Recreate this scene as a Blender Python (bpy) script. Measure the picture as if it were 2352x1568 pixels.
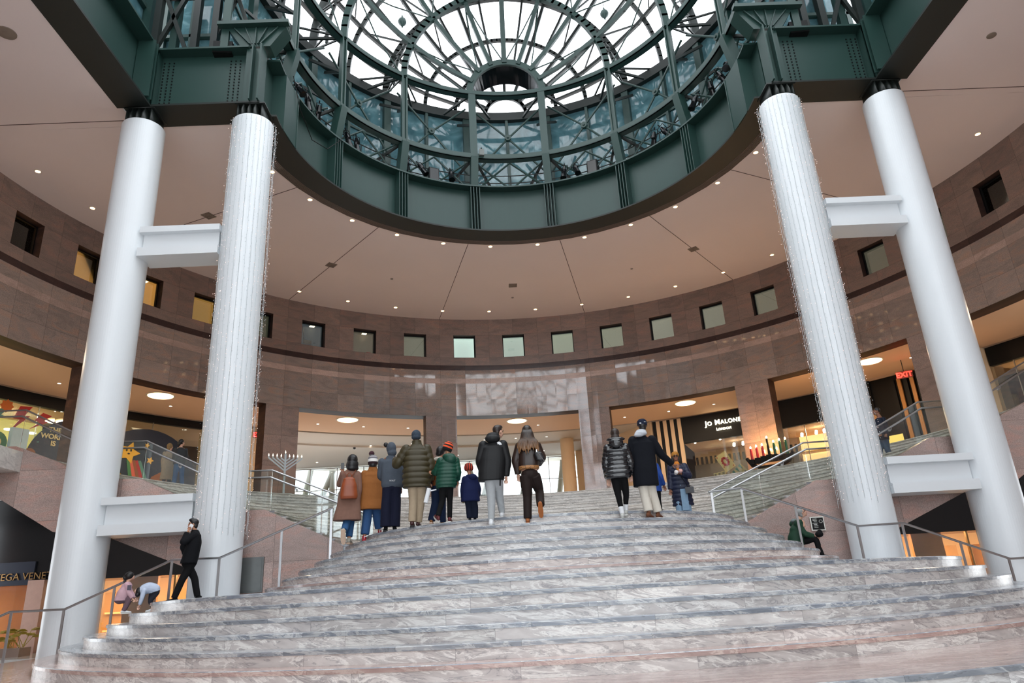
import bpy, bmesh, math, random
from mathutils import Vector, Matrix
PI = math.pi
def rad(a): return math.radians(a)
sc = bpy.context.scene
C = sc.collection
for o in list(bpy.data.objects): bpy.data.objects.remove(o, do_unlink=True)

# ------------------------------------------------------------------ camera
cd = bpy.data.cameras.new('camera'); cam = bpy.data.objects.new('camera', cd); C.objects.link(cam)
_r = Vector((0.99852, -0.00981, -0.05352)); _u = Vector((0.04703, -0.33906, 0.93959)); _w = Vector((0.02737, 0.94071, 0.3381))
_m = Matrix.Identity(4)
for i in range(3):
    _m[i][0] = _r[i]; _m[i][1] = _u[i]; _m[i][2] = -_w[i]
_m[0][3], _m[1][3], _m[2][3] = -1.067, -17.611, 1.602
cam.matrix_world = _m
cd.lens = 24.63; cd.sensor_width = 36; cd.clip_end = 400; cd.clip_start = 0.05
sc.camera = cam
# ------------------------------------------------------------------ exposure
vs = sc.view_settings
vs.view_transform = 'Standard'; vs.look = 'None'; vs.gamma = 1.0; vs.use_curve_mapping = False
vs.exposure = 0.92
sc.cycles.use_denoising = True
sc.cycles.max_bounces = 8; sc.cycles.diffuse_bounces = 4; sc.cycles.glossy_bounces = 3
sc.cycles.transmission_bounces = 4; sc.cycles.transparent_max_bounces = 12
sc.cycles.sample_clamp_indirect = 6.0
sc.cycles.caustics_reflective = False; sc.cycles.caustics_refractive = False
# ------------------------------------------------------------------ overcast sky
wd = bpy.data.worlds.new('overcast_sky'); sc.world = wd; wd.use_nodes = True
_nt = wd.node_tree; _nt.nodes.clear()
_tc = _nt.nodes.new('ShaderNodeTexCoord'); _nz = _nt.nodes.new('ShaderNodeTexNoise'); _nz.inputs['Scale'].default_value = 2.5
_rp = _nt.nodes.new('ShaderNodeValToRGB'); _bg = _nt.nodes.new('ShaderNodeBackground'); _ou = _nt.nodes.new('ShaderNodeOutputWorld')
_rp.color_ramp.elements[0].position = 0.35; _rp.color_ramp.elements[0].color = (0.85, 0.92, 1.0, 1)
_rp.color_ramp.elements[1].position = 0.65; _rp.color_ramp.elements[1].color = (0.95, 0.98, 1.0, 1)
_nt.links.new(_tc.outputs['Generated'], _nz.inputs['Vector']); _nt.links.new(_nz.outputs['Fac'], _rp.inputs['Fac'])
_nt.links.new(_rp.outputs['Color'], _bg.inputs['Color']); _bg.inputs['Strength'].default_value = 2.2
_nt.links.new(_bg.outputs['Background'], _ou.inputs['Surface'])

# ------------------------------------------------------------------ object helpers
def link(name, me, mat=None, parent=None, smooth=False):
    o = bpy.data.objects.new(name, me); C.objects.link(o)
    if mat is not None and not me.materials:
        for m in (mat if isinstance(mat, (list, tuple)) else [mat]): me.materials.append(m)
    if parent is not None: o.parent = parent
    if smooth:
        for p in me.polygons: p.use_smooth = True
    return o
def tag(o, label, cat, group=None, kind=None):
    o['label'] = label; o['category'] = cat
    if group: o['group'] = group
    if kind: o['kind'] = kind
    return o
def struct(o): o['kind'] = 'structure'; return o
def empty(name, loc=(0, 0, 0), rz=0.0, label=None, cat=None, group=None):
    o = bpy.data.objects.new(name, None); C.objects.link(o); o.location = loc; o.rotation_euler = (0, 0, rz)
    o.empty_display_size = 0.2
    if label: tag(o, label, cat, group)
    return o
def kids(o): return [c for c in bpy.data.objects if c.parent == o]
class MB:
    """collects shapes; build() links them as one mesh object"""
    def __init__(s): s.v = []; s.f = []; s.m = []; s.uv = []; s.has_uv = False
    def add(s, verts, faces, mi=0, uvs=None):
        b = len(s.v); s.v += [tuple(v) for v in verts]
        for k, f in enumerate(faces):
            s.f.append(tuple(b + i for i in f)); s.m.append(mi)
            if uvs is not None: s.uv.append(uvs[k]); s.has_uv = True
            else: s.uv.append([(0, 0)] * len(f))
        return s
    def box(s, c, size, rot=None, mi=0):
        hx, hy, hz = size[0] / 2, size[1] / 2, size[2] / 2
        vs_ = [Vector((x * hx, y * hy, z * hz)) for z in (-1, 1) for y in (-1, 1) for x in (-1, 1)]
        if rot is not None: vs_ = [rot @ v for v in vs_]
        vs_ = [v + Vector(c) for v in vs_]
        return s.add(vs_, [(0, 2, 3, 1), (4, 5, 7, 6), (0, 1, 5, 4), (2, 6, 7, 3), (1, 3, 7, 5), (0, 4, 6, 2)], mi)
    def bar(s, p, q, w, h, up=(0, 0, 1), mi=0):
        p = Vector(p); q = Vector(q); d = q - p
        if d.length < 1e-6: return s
        y = d.normalized(); u = Vector(up); x = y.cross(u)
        if x.length < 1e-3: x = y.cross(Vector((1, 0, 0)))
        x.normalize(); z = x.cross(y)
        return s.box((p + q) / 2, (w, d.length, h), Matrix((x, y, z)).transposed(), mi)
    def ibar(s, p, q, w, h, t=0.03, up=(0, 0, 1), mi=0):
        p = Vector(p); q = Vector(q); y = (q - p).normalized(); x = y.cross(Vector(up)); x.normalize(); z = x.cross(y)
        s.bar(p, q, t, h, up, mi)
        s.bar(p + z * (h / 2 - t / 2), q + z * (h / 2 - t / 2), w, t, up, mi)
        s.bar(p - z * (h / 2 - t / 2), q - z * (h / 2 - t / 2), w, t, up, mi)
        return s
    def tube(s, pts, r, n=8, cap=True, mi=0):
        pts = [Vector(p) for p in pts]; rs = r if isinstance(r, (list, tuple)) else [r] * len(pts)
        ref = None; rings = []
        for i, p in enumerate(pts):
            d = (pts[min(i + 1, len(pts) - 1)] - pts[max(i - 1, 0)])
            if d.length < 1e-9: d = Vector((0, 0, 1))
            d.normalize()
            if ref is None:
                ref = d.cross(Vector((0, 0, 1)))
                if ref.length < 1e-3: ref = Vector((1, 0, 0))
            ref = (ref - d * ref.dot(d)); ref.normalize(); b = d.cross(ref)
            rr = rs[i] if isinstance(rs[i], (list, tuple)) else (rs[i], rs[i])
            rings.append([p + ref * rr[0] * math.cos(2 * PI * k / n) + b * rr[1] * math.sin(2 * PI * k / n) for k in range(n)])
        vs_ = [v for g in rings for v in g]; fs = []
        for i in range(len(rings) - 1):
            for k in range(n):
                k2 = (k + 1) % n; fs.append((i * n + k, i * n + k2, (i + 1) * n + k2, (i + 1) * n + k))
        if cap:
            fs.append(tuple(range(n - 1, -1, -1))); fs.append(tuple((len(rings) - 1) * n + k for k in range(n)))
        return s.add(vs_, fs, mi)
    def cyl(s, c, r, h, n=24, mi=0, r2=None):
        c = Vector(c); return s.tube([c, c + Vector((0, 0, h))], [r, r if r2 is None else r2], n, True, mi)
    def lathe(s, c, prof, n=20, mi=0):
        c = Vector(c); vs_ = []; fs = []
        for (r, z) in prof:
            vs_ += [c + Vector((r * math.cos(2 * PI * k / n), r * math.sin(2 * PI * k / n), z)) for k in range(n)]
        for i in range(len(prof) - 1):
            for k in range(n):
                k2 = (k + 1) % n; fs.append((i * n + k, i * n + k2, (i + 1) * n + k2, (i + 1) * n + k))
        fs.append(tuple(range(n - 1, -1, -1))); fs.append(tuple((len(prof) - 1) * n + k for k in range(n)))
        return s.add(vs_, fs, mi)
    def ball(s, c, r, n=10, mi=0, rot=None):
        rx, ry, rz = (r, r, r) if not isinstance(r, (list, tuple)) else r
        vs_ = []; fs = []; m = n // 2 + 1
        for i in range(1, m):
            t = PI * i / m
            for k in range(n):
                v = Vector((rx * math.sin(t) * math.cos(2 * PI * k / n), ry * math.sin(t) * math.sin(2 * PI * k / n), rz * math.cos(t)))
                vs_.append(v)
        top = len(vs_); vs_.append(Vector((0, 0, rz))); vs_.append(Vector((0, 0, -rz)))
        for i in range(m - 2):
            for k in range(n):
                k2 = (k + 1) % n; fs.append((i * n + k, (i + 1) * n + k, (i + 1) * n + k2, i * n + k2))
        for k in range(n):
            k2 = (k + 1) % n; fs.append((top, k, k2)); fs.append((top + 1, (m - 2) * n + k2, (m - 2) * n + k))
        if rot is not None: vs_ = [rot @ v for v in vs_]
        return s.add([v + Vector(c) for v in vs_], fs, mi)
    def prism(s, pts, d, mi=0):
        """pts: planar polygon (list of 3-vectors), extruded by vector d"""
        n = len(pts); a = [Vector(p) for p in pts]; b = [p + Vector(d) for p in a]
        fs = [tuple(range(n - 1, -1, -1)), tuple(range(n, 2 * n))] + [(i, (i + 1) % n, n + (i + 1) % n, n + i) for i in range(n)]
        return s.add(a + b, fs, mi)
    def mesh(s, name):
        me = bpy.data.meshes.new(name); me.from_pydata(s.v, [], s.f)
        for i, p in enumerate(me.polygons): p.material_index = s.m[i]
        if s.has_uv:
            l = me.uv_layers.new(name='UVMap'); k = 0
            for u in s.uv:
                for q in u: l.data[k].uv = q; k += 1
        me.update(); return me
    def build(s, name, mat, parent=None, smooth=False):
        return link(name, s.mesh(name), mat, parent, smooth)
def RP(R, a, z): a = rad(a); return Vector((R * math.sin(a), R * math.cos(a), z))
def frange(a, b, n): return [a + (b - a) * i / n for i in range(n + 1)]
def sector(mb, prof, a0, a1, n, mi=0, caps=True, closed=True, mis=None, u0=0.0):
    """sweep a closed (R,z) profile around the hall's axis; az in degrees"""
    A = frange(a0, a1, n); k = len(prof); vs_ = [RP(R, a, z) for a in A for (R, z) in prof]; fs = []; uv = []; ms = []
    lens = [0.0]
    for j in range(k): p, q = prof[j], prof[(j + 1) % k]; lens.append(lens[-1] + math.hypot(p[0] - q[0], p[1] - q[1]))
    Rm = max(p[0] for p in prof)
    for i in range(n):
        for j in range(k if closed else k - 1):
            j2 = (j + 1) % k
            fs.append((i * k + j, (i + 1) * k + j, (i + 1) * k + j2, i * k + j2))
            ua, ub = rad(A[i]) * Rm + u0, rad(A[i + 1]) * Rm + u0
            uv.append([(ua, lens[j]), (ub, lens[j]), (ub, lens[j + 1]), (ua, lens[j + 1])]); ms.append(mis[j] if mis else mi)
    if caps and closed:
        fs.append(tuple(range(k))); uv.append([(p[0], p[1]) for p in prof]); ms.append(mi)
        fs.append(tuple(n * k + j for j in range(k - 1, -1, -1))); uv.append([(p[0], p[1]) for p in prof[::-1]]); ms.append(mi)
    b = len(mb.v); mb.v += [tuple(v) for v in vs_]
    for f, u, m in zip(fs, uv, ms): mb.f.append(tuple(b + i for i in f)); mb.uv.append(u); mb.m.append(m)
    mb.has_uv = True
    return mb

# ------------------------------------------------------------------ material helpers
def nmat(name):
    m = bpy.data.materials.new(name); m.use_nodes = True; nt = m.node_tree
    return m, nt, nt.nodes['Principled BSDF']
def lin(c):
    if isinstance(c, str):
        c = c.lstrip('#'); c = [int(c[i:i + 2], 16) / 255 for i in (0, 2, 4)]
    return tuple((x / 12.92 if x <= 0.04045 else ((x + 0.055) / 1.055) ** 2.4) for x in c[:3]) + (1,)
def plain(name, col, rough=0.6, metal=0.0, noise=0.12, scale=8.0, bump=0.0, spec=0.5, sheen=0.0, coat=0.0):
    m, nt, b = nmat(name); col = lin(col)
    tc = nt.nodes.new('ShaderNodeTexCoord'); nz = nt.nodes.new('ShaderNodeTexNoise'); nz.inputs['Scale'].default_value = scale; nz.inputs['Detail'].default_value = 4
    mx = nt.nodes.new('ShaderNodeMix'); mx.data_type = 'RGBA'
    mx.inputs[6].default_value = tuple(c * (1 - noise) for c in col[:3]) + (1,); mx.inputs[7].default_value = tuple(min(1, c * (1 + noise)) for c in col[:3]) + (1,)
    nt.links.new(tc.outputs['Object'], nz.inputs['Vector']); nt.links.new(nz.outputs['Fac'], mx.inputs[0]); nt.links.new(mx.outputs[2], b.inputs['Base Color'])
    b.inputs['Roughness'].default_value = rough; b.inputs['Metallic'].default_value = metal
    b.inputs['Specular IOR Level'].default_value = spec; b.inputs['Sheen Weight'].default_value = sheen; b.inputs['Coat Weight'].default_value = coat
    if bump:
        bp = nt.nodes.new('ShaderNodeBump'); bp.inputs['Strength'].default_value = bump; bp.inputs['Distance'].default_value = 0.01
        nt.links.new(nz.outputs['Fac'], bp.inputs['Height']); nt.links.new(bp.outputs['Normal'], b.inputs['Normal'])
    return m
def emit(name, col, st):
    m, nt, b = nmat(name); c = lin(col); b.inputs['Base Color'].default_value = c; b.inputs['Emission Color'].default_value = c; b.inputs['Emission Strength'].default_value = st
    return m
def glass(name, tint=(0.9, 0.95, 0.95), rough=0.02, op=0.12):
    """thin architectural pane: mostly clear, with mirror reflections at grazing angles"""
    m = bpy.data.materials.new(name); m.use_nodes = True; nt = m.node_tree; nt.nodes.clear()
    o = nt.nodes.new('ShaderNodeOutputMaterial'); t = nt.nodes.new('ShaderNodeBsdfTransparent'); g = nt.nodes.new('ShaderNodeBsdfGlossy')
    f = nt.nodes.new('ShaderNodeFresnel'); f.inputs['IOR'].default_value = 1.45; x = nt.nodes.new('ShaderNodeMixShader')
    a = nt.nodes.new('ShaderNodeMath'); a.operation = 'ADD'; a.inputs[1].default_value = op * 0.4
    t.inputs['Color'].default_value = tuple(tint) + (1,); g.inputs['Roughness'].default_value = rough; g.inputs['Color'].default_value = (0.9, 0.95, 0.95, 1)
    nt.links.new(f.outputs[0], a.inputs[0]); nt.links.new(a.outputs[0], x.inputs[0]); nt.links.new(t.outputs[0], x.inputs[1]); nt.links.new(g.outputs[0], x.inputs[2]); nt.links.new(x.outputs[0], o.inputs[0])
    return m
def N(nt, t, **kw):
    n = nt.nodes.new(t)
    for k, v in kw.items():
        if k == 'op': n.operation = v
        else: setattr(n, k, v)
    return n
def math_(nt, op, a, b=None, c=None):
    n = nt.nodes.new('ShaderNodeMath'); n.operation = op
    for i, x in enumerate((a, b, c)):
        if x is None: continue
        if isinstance(x, (int, float)): n.inputs[i].default_value = x
        else: nt.links.new(x, n.inputs[i])
    return n.outputs[0]
def mixc(nt, fac, a, b, mode='MIX'):
    n = nt.nodes.new('ShaderNodeMix'); n.data_type = 'RGBA'; n.blend_type = mode
    for i, x in ((0, fac), (6, a), (7, b)):
        if isinstance(x, (int, float)): n.inputs[i].default_value = x
        elif isinstance(x, tuple): n.inputs[i].default_value = x
        else: nt.links.new(x, n.inputs[i])
    return n.outputs[2]
def ramp(nt, fac, stops):
    n = nt.nodes.new('ShaderNodeValToRGB'); e = n.color_ramp.elements
    while len(e) < len(stops): e.new(0.5)
    for i, (p, c) in enumerate(stops): e[i].position = p; e[i].color = c if len(c) == 4 else tuple(c) + (1,)
    nt.links.new(fac, n.inputs[0]); return n.outputs[0]
def granite(name, base, vein, tile=(1.27, 1.35), rough=0.12, offs=(0, 0), dark=0.8, joints=True, obj_axes=None, spec=0.5, jv=None):
    """polished granite slabs with their own joints; uv in metres"""
    m, nt, b = nmat(name)
    tc = nt.nodes.new('ShaderNodeTexCoord'); sx = nt.nodes.new('ShaderNodeSeparateXYZ')
    if obj_axes:
        s0 = nt.nodes.new('ShaderNodeSeparateXYZ'); nt.links.new(tc.outputs['Object'], s0.inputs[0]); u = s0.outputs[obj_axes[0]]; v = s0.outputs[obj_axes[1]]
    else:
        nt.links.new(tc.outputs['UV'], sx.inputs[0]); u, v = sx.outputs[0], sx.outputs[1]
    u = math_(nt, 'ADD', u, offs[0]); v = math_(nt, 'ADD', v, offs[1])
    iu = math_(nt, 'FLOOR', math_(nt, 'DIVIDE', u, tile[0])); iv = math_(nt, 'FLOOR', math_(nt, 'DIVIDE', v, tile[1]))
    cx = nt.nodes.new('ShaderNodeCombineXYZ'); nt.links.new(iu, cx.inputs[0]); nt.links.new(iv, cx.inputs[1])
    wn = nt.nodes.new('ShaderNodeTexWhiteNoise'); nt.links.new(cx.outputs[0], wn.inputs['Vector'])
    cp = nt.nodes.new('ShaderNodeCombineXYZ'); nt.links.new(u, cp.inputs[0]); nt.links.new(v, cp.inputs[1]); nt.links.new(math_(nt, 'MULTIPLY', wn.outputs['Value'], 17.0), cp.inputs[2])
    mp = nt.nodes.new('ShaderNodeMapping'); mp.inputs['Rotation'].default_value = (0, 0, rad(35)); mp.inputs['Scale'].default_value = (0.8, 2.6, 1)
    nt.links.new(cp.outputs[0], mp.inputs['Vector'])
    n1 = N(nt, 'ShaderNodeTexNoise'); n1.inputs['Scale'].default_value = 1.3; n1.inputs['Detail'].default_value = 7; n1.inputs['Distortion'].default_value = 1.2; nt.links.new(mp.outputs[0], n1.inputs['Vector'])
    n2 = N(nt, 'ShaderNodeTexNoise'); n2.inputs['Scale'].default_value = 60; n2.inputs['Detail'].default_value = 3; nt.links.new(cp.outputs[0], n2.inputs['Vector'])
    bc = lin(base); vc = lin(vein)
    c1 = ramp(nt, n1.outputs['Fac'], [(0.3, tuple(x * dark for x in bc[:3])), (0.5, bc), (0.62, tuple((x + y) / 2 for x, y in zip(bc, vc))), (0.72, vc)])
    c2 = mixc(nt, 0.5, c1, ramp(nt, n2.outputs['Fac'], [(0.35, (0.25, 0.25, 0.25)), (0.65, (0.75, 0.75, 0.75))]), 'OVERLAY')
    val = math_(nt, 'MULTIPLY_ADD', wn.outputs['Value'], 0.3, 0.85)
    hs = nt.nodes.new('ShaderNodeHueSaturation'); nt.links.new(c2, hs.inputs['Color']); nt.links.new(val, hs.inputs['Value'])
    col = hs.outputs[0]
    if joints:
        fu = math_(nt, 'ABSOLUTE', math_(nt, 'SUBTRACT', math_(nt, 'FRACT', math_(nt, 'DIVIDE', u, tile[0])), 0.5)); fv = math_(nt, 'ABSOLUTE', math_(nt, 'SUBTRACT', math_(nt, 'FRACT', math_(nt, 'DIVIDE', v, tile[1])), 0.5))
        ju = math_(nt, 'GREATER_THAN', fu, 0.5 - 0.006 / tile[0]); jj = math_(nt, 'GREATER_THAN', fv, 0.5 - 0.006 / tile[1])
        col = mixc(nt, math_(nt, 'MULTIPLY', math_(nt, 'MAXIMUM', ju, jj), 0.6), col, tuple(x * 0.25 for x in bc[:3]) + (1,))
    nt.links.new(col, b.inputs['Base Color']); b.inputs['Roughness'].default_value = rough; b.inputs['Specular IOR Level'].default_value = spec
    ge = nt.nodes.new('ShaderNodeNewGeometry'); vm = N(nt, 'ShaderNodeVectorMath', op='MULTIPLY_ADD'); v0 = N(nt, 'ShaderNodeVectorMath', op='SUBTRACT'); v0.inputs[1].default_value = (0.5, 0.5, 0.5)
    nt.links.new(wn.outputs['Color'], v0.inputs[0]); nt.links.new(v0.outputs[0], vm.inputs[0]); vm.inputs[1].default_value = (0.009, 0.009, 0.009); nt.links.new(ge.outputs['Normal'], vm.inputs[2])
    vn_ = N(nt, 'ShaderNodeVectorMath', op='NORMALIZE'); nt.links.new(vm.outputs[0], vn_.inputs[0]); nt.links.new(vn_.outputs[0], b.inputs['Normal'])   # slabs set a hair out of true
    return m
def marble(name, base, light, darkc, slab=1.5, rough=0.22, seed=0.0, vein=1.0, stripe=False):
    """veined stair marble; uv = (arc length, across the step) in metres"""
    m, nt, b = nmat(name)
    tc = nt.nodes.new('ShaderNodeTexCoord'); sx = nt.nodes.new('ShaderNodeSeparateXYZ'); nt.links.new(tc.outputs['UV'], sx.inputs[0])
    oi = nt.nodes.new('ShaderNodeObjectInfo')
    u = math_(nt, 'ADD', sx.outputs[0], math_(nt, 'MULTIPLY', oi.outputs['Random'], 23.0))
    iu = math_(nt, 'FLOOR', math_(nt, 'DIVIDE', u, slab)); wn = nt.nodes.new('ShaderNodeTexWhiteNoise'); wn.noise_dimensions = '2D'
    cw = nt.nodes.new('ShaderNodeCombineXYZ'); nt.links.new(iu, cw.inputs[0]); nt.links.new(oi.outputs['Random'], cw.inputs[1]); nt.links.new(cw.outputs[0], wn.inputs['Vector'])
    cp = nt.nodes.new('ShaderNodeCombineXYZ'); nt.links.new(math_(nt, 'MULTIPLY_ADD', sx.outputs[1], 1.5, math_(nt, 'MULTIPLY', u, 0.8)), cp.inputs[0]); nt.links.new(math_(nt, 'MULTIPLY', sx.outputs[1], 2.4), cp.inputs[1]); nt.links.new(math_(nt, 'MULTIPLY_ADD', wn.outputs['Value'], 31.0, seed), cp.inputs[2])
    n0 = N(nt, 'ShaderNodeTexNoise'); n0.inputs['Scale'].default_value = 2.0; n0.inputs['Detail'].default_value = 5; n0.inputs['Distortion'].default_value = 1.5; nt.links.new(cp.outputs[0], n0.inputs['Vector'])
    mv = N(nt, 'ShaderNodeVectorMath', op='MULTIPLY_ADD'); nt.links.new(n0.outputs['Color'], mv.inputs[0]); mv.inputs[1].default_value = (0.95, 0.95, 0.95); nt.links.new(cp.outputs[0], mv.inputs[2])
    n1 = N(nt, 'ShaderNodeTexNoise'); n1.inputs['Scale'].default_value = 1.7; n1.inputs['Detail'].default_value = 8; n1.inputs['Roughness'].default_value = 0.62; nt.links.new(mv.outputs[0], n1.inputs['Vector'])
    rdg = math_(nt, 'ABSOLUTE', math_(nt, 'SUBTRACT', n1.outputs['Fac'], 0.5))
    n3 = N(nt, 'ShaderNodeTexNoise'); n3.inputs['Scale'].default_value = 2.8; n3.inputs['Detail'].default_value = 6; nt.links.new(mv.outputs[0], n3.inputs['Vector'])
    rdg2 = math_(nt, 'ABSOLUTE', math_(nt, 'SUBTRACT', n3.outputs['Fac'], 0.47))
    bc = lin(base); lc = lin(light); dc = lin(darkc)
    c = ramp(nt, n0.outputs['Fac'], [(0.32, tuple(x * 0.82 for x in bc[:3])), (0.5, bc), (0.7, tuple(0.65 * x + 0.35 * y for x, y in zip(bc, lc)))])
    wv = ramp(nt, rdg, [(0.0, (1, 1, 1)), (0.016, (0.8, 0.8, 0.8)), (0.04, (0.12, 0.12, 0.12)), (0.09, (0, 0, 0))])
    dv = ramp(nt, rdg2, [(0.0, (1, 1, 1)), (0.01, (0.6, 0.6, 0.6)), (0.03, (0.1, 0.1, 0.1)), (0.06, (0, 0, 0))])
    c = mixc(nt, math_(nt, 'MULTIPLY', dv, 0.6 * vein), c, dc); c = mixc(nt, math_(nt, 'MULTIPLY', wv, 0.72 * vein), c, lc)
    hs = nt.nodes.new('ShaderNodeHueSaturation'); nt.links.new(c, hs.inputs['Color']); nt.links.new(math_(nt, 'MULTIPLY_ADD', wn.outputs['Value'], 0.26, 0.88), hs.inputs['Value'])
    nt.links.new(math_(nt, 'MULTIPLY_ADD', oi.outputs['Random'], 0.5, 0.75), hs.inputs['Saturation'])
    fu = math_(nt, 'ABSOLUTE', math_(nt, 'SUBTRACT', math_(nt, 'FRACT', math_(nt, 'DIVIDE', u, slab)), 0.5)); ju = math_(nt, 'GREATER_THAN', fu, 0.5 - 0.003 / slab)
    col = mixc(nt, math_(nt, 'MULTIPLY', ju, 0.5), hs.outputs[0], tuple(x * 0.3 for x in bc[:3]) + (1,))
    nt.links.new(col, b.inputs['Base Color']); b.inputs['Roughness'].default_value = rough
    return m
# ================================================================== materials
ZC = 15.2; ZU = 5.59; ZL = 2.946; H = 0.164; RW = 16.71; DW = 8.73
M = {}
M['ceil'] = plain('ceiling_paint', '#ecdbd5', 0.75, noise=0.03, scale=0.6)
M['corr_ceil'] = plain('corridor_ceiling_paint', '#d9b494', 0.8, noise=0.02, scale=0.5)
M['hall_ceil'] = plain('hall_ceiling_paint', '#c9bcae', 0.8, noise=0.02, scale=0.5)
M['cream'] = plain('cream_plaster', '#d8bb98', 0.7, noise=0.03)
M['white'] = plain('column_enamel', '#dfe3e6', 0.32, noise=0.015, scale=0.7)
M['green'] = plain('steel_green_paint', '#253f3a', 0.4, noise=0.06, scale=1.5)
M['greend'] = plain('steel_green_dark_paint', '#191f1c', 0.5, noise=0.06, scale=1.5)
M['black'] = plain('black_lacquer', '#0c0d10', 0.18, noise=0.1)
M['matte'] = plain('black_matte', '#080707', 0.55, noise=0.1, spec=0.3)
M['steel'] = plain('brushed_steel', '#b9b9ba', 0.28, metal=1.0, noise=0.05, scale=30)
M['glass'] = glass('clear_pane')
M['glassb'] = glass('balustrade_pane', (0.93, 0.97, 0.95), op=0.1)
M['gr'] = granite('wall_granite', '#97857c', '#a98674', (1.2727, 0.835), 0.05, (0, -10.05), spec=0.95)
M['gru'] = granite('wall_granite_upper', '#87736a', '#98776a', (1.2727, 1.21), 0.32, (0, -13.11))
M['grp'] = granite('pier_granite', '#9a867e', '#a98c81', (1.2727, 1.35), 0.06, (0, -10.05), spec=0.9)
M['grl'] = granite('light_band_granite', '#b79c90', '#c0a396', (1.2727, 5), 0.2, (0, -2))
M['grd'] = granite('dark_band_granite', '#3a2826', '#432f2b', (1.2727, 5), 0.2, (0, -2))
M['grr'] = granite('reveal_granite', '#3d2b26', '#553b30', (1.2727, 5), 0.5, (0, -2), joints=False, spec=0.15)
M['grs'] = granite('side_wall_granite', '#a9938c', '#b89084', (1.28, 1.25), 0.35, (0.15, -2.62), dark=0.86, obj_axes=(0, 2))
M['tread'] = marble('tread_marble_grey', '#858a92', '#c9c9c8', '#585d66', slab=1.35, rough=0.2, seed=1)
M['treadp'] = marble('tread_marble_pink', '#ad948e', '#cdbcb3', '#7b6662', slab=1.5, rough=0.16, seed=5)
M['riser'] = marble('riser_marble', '#c3bcb9', '#f2efea', '#716e74', slab=1.75, rough=0.26, seed=9)
M['utread'] = marble('upper_tread_marble', '#77787b', '#c5c2bc', '#45474b', slab=0.8, rough=0.3, seed=7)
M['ustep'] = marble('upper_step_marble', '#cfc8c1', '#f0ebe4', '#7b7672', slab=2.2, rough=0.35, seed=3, vein=1.1)
M['floor'] = marble('floor_marble', '#c9c5c0', '#e6e2dc', '#95918e', slab=1.2, rough=0.12, seed=12, vein=0.6)

# ================================================================== setting
def wall_back():
    ops = [(c * 26.19, 10.47) for c in (-3, -2, -1, 0, 1, 2, 3)]
    wins = [k * DW for k in range(-10, 11)]
    A = set(frange(-91, 91, 104)); A = {round(a, 3) for a in A}
    for c, hw in ops: A |= {round(c - hw, 3), round(c + hw, 3)}
    for w in wins: A |= {round(w - 1.95, 3), round(w + 1.95, 3)}
    A = sorted(a for a in A if -91.001 <= a <= 91.001)
    A = [a for i, a in enumerate(A) if i == 0 or a - A[i - 1] > 0.02]
    Z = [5.2, 10.05, 11.72, 11.98, 12.42, 12.68, 13.11, 14.32, ZC + 0.3]
    mi = [4, 0, 1, 0, 2, 0, 3, 3]
    mi[4] = 2; mi = [4, 0, 1, 0, 2, 3, 3, 3]
    T = 0.75
    def hole(i, j):
        if i < 0 or j < 0 or i >= len(A) - 1 or j >= len(Z) - 1: return False
        a = (A[i] + A[i + 1]) / 2; z = (Z[j] + Z[j + 1]) / 2
        if z < 10.05: return any(abs(a - c) < hw for c, hw in ops)
        if 13.11 < z < 14.32: return any(abs(a - w) < 1.95 for w in wins)
        return False
    mb = MB()
    def q(pts, uv, m): mb.add(pts, [(0, 1, 2, 3)], m, [uv])
    for i in range(len(A) - 1):
        for j in range(len(Z) - 1):
            a, b, z0, z1 = A[i], A[i + 1], Z[j], Z[j + 1]
            ua, ub = rad(a) * RW, rad(b) * RW
            if not hole(i, j):
                q([RP(RW, a, z0), RP(RW, b, z0), RP(RW, b, z1), RP(RW, a, z1)], [(ua, z0), (ub, z0), (ub, z1), (ua, z1)], mi[j])
                q([RP(RW + T, b, z0), RP(RW + T, a, z0), RP(RW + T, a, z1), RP(RW + T, b, z1)], [(ub, z0), (ua, z0), (ua, z1), (ub, z1)], 4)
                for (ii, jj, p0, p1) in ((i - 1, j, (a, z1), (a, z0)), (i + 1, j, (b, z0), (b, z1)), (i, j + 1, (b, z1), (a, z1)), (i, j - 1, (a, z0), (b, z0))):
                    if hole(ii, jj):
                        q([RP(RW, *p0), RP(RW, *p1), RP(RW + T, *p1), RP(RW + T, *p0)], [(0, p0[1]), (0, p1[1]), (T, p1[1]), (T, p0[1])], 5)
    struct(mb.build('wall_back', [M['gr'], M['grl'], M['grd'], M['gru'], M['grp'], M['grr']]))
wall_back()
for s, nm in ((-1, 'wall_left'), (1, 'wall_right')):
    struct(MB().box((s * (RW + 0.35), -15.7, 7.5), (0.7, 31, 16)).build(nm, granite(nm + '_granite', '#6c5048', '#96695a', (1.27, 1.25), 0.15, obj_axes=(1, 2))))

def pie(mb, r0, r1, a0, a1, z, n, up=False, mi=0):
    A = frange(a0, a1, n)
    for i in range(n):
        p = [RP(r0, A[i], z), RP(r1, A[i], z), RP(r1, A[i + 1], z), RP(r0, A[i + 1], z)]
        uv = [(rad(A[i]) * r0, r0), (rad(A[i]) * r1, r1), (rad(A[i + 1]) * r1, r1), (rad(A[i + 1]) * r0, r0)]
        if not up: p = p[::-1]; uv = uv[::-1]
        mb.add(p, [(0, 1, 2, 3)], mi, [uv])
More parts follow.
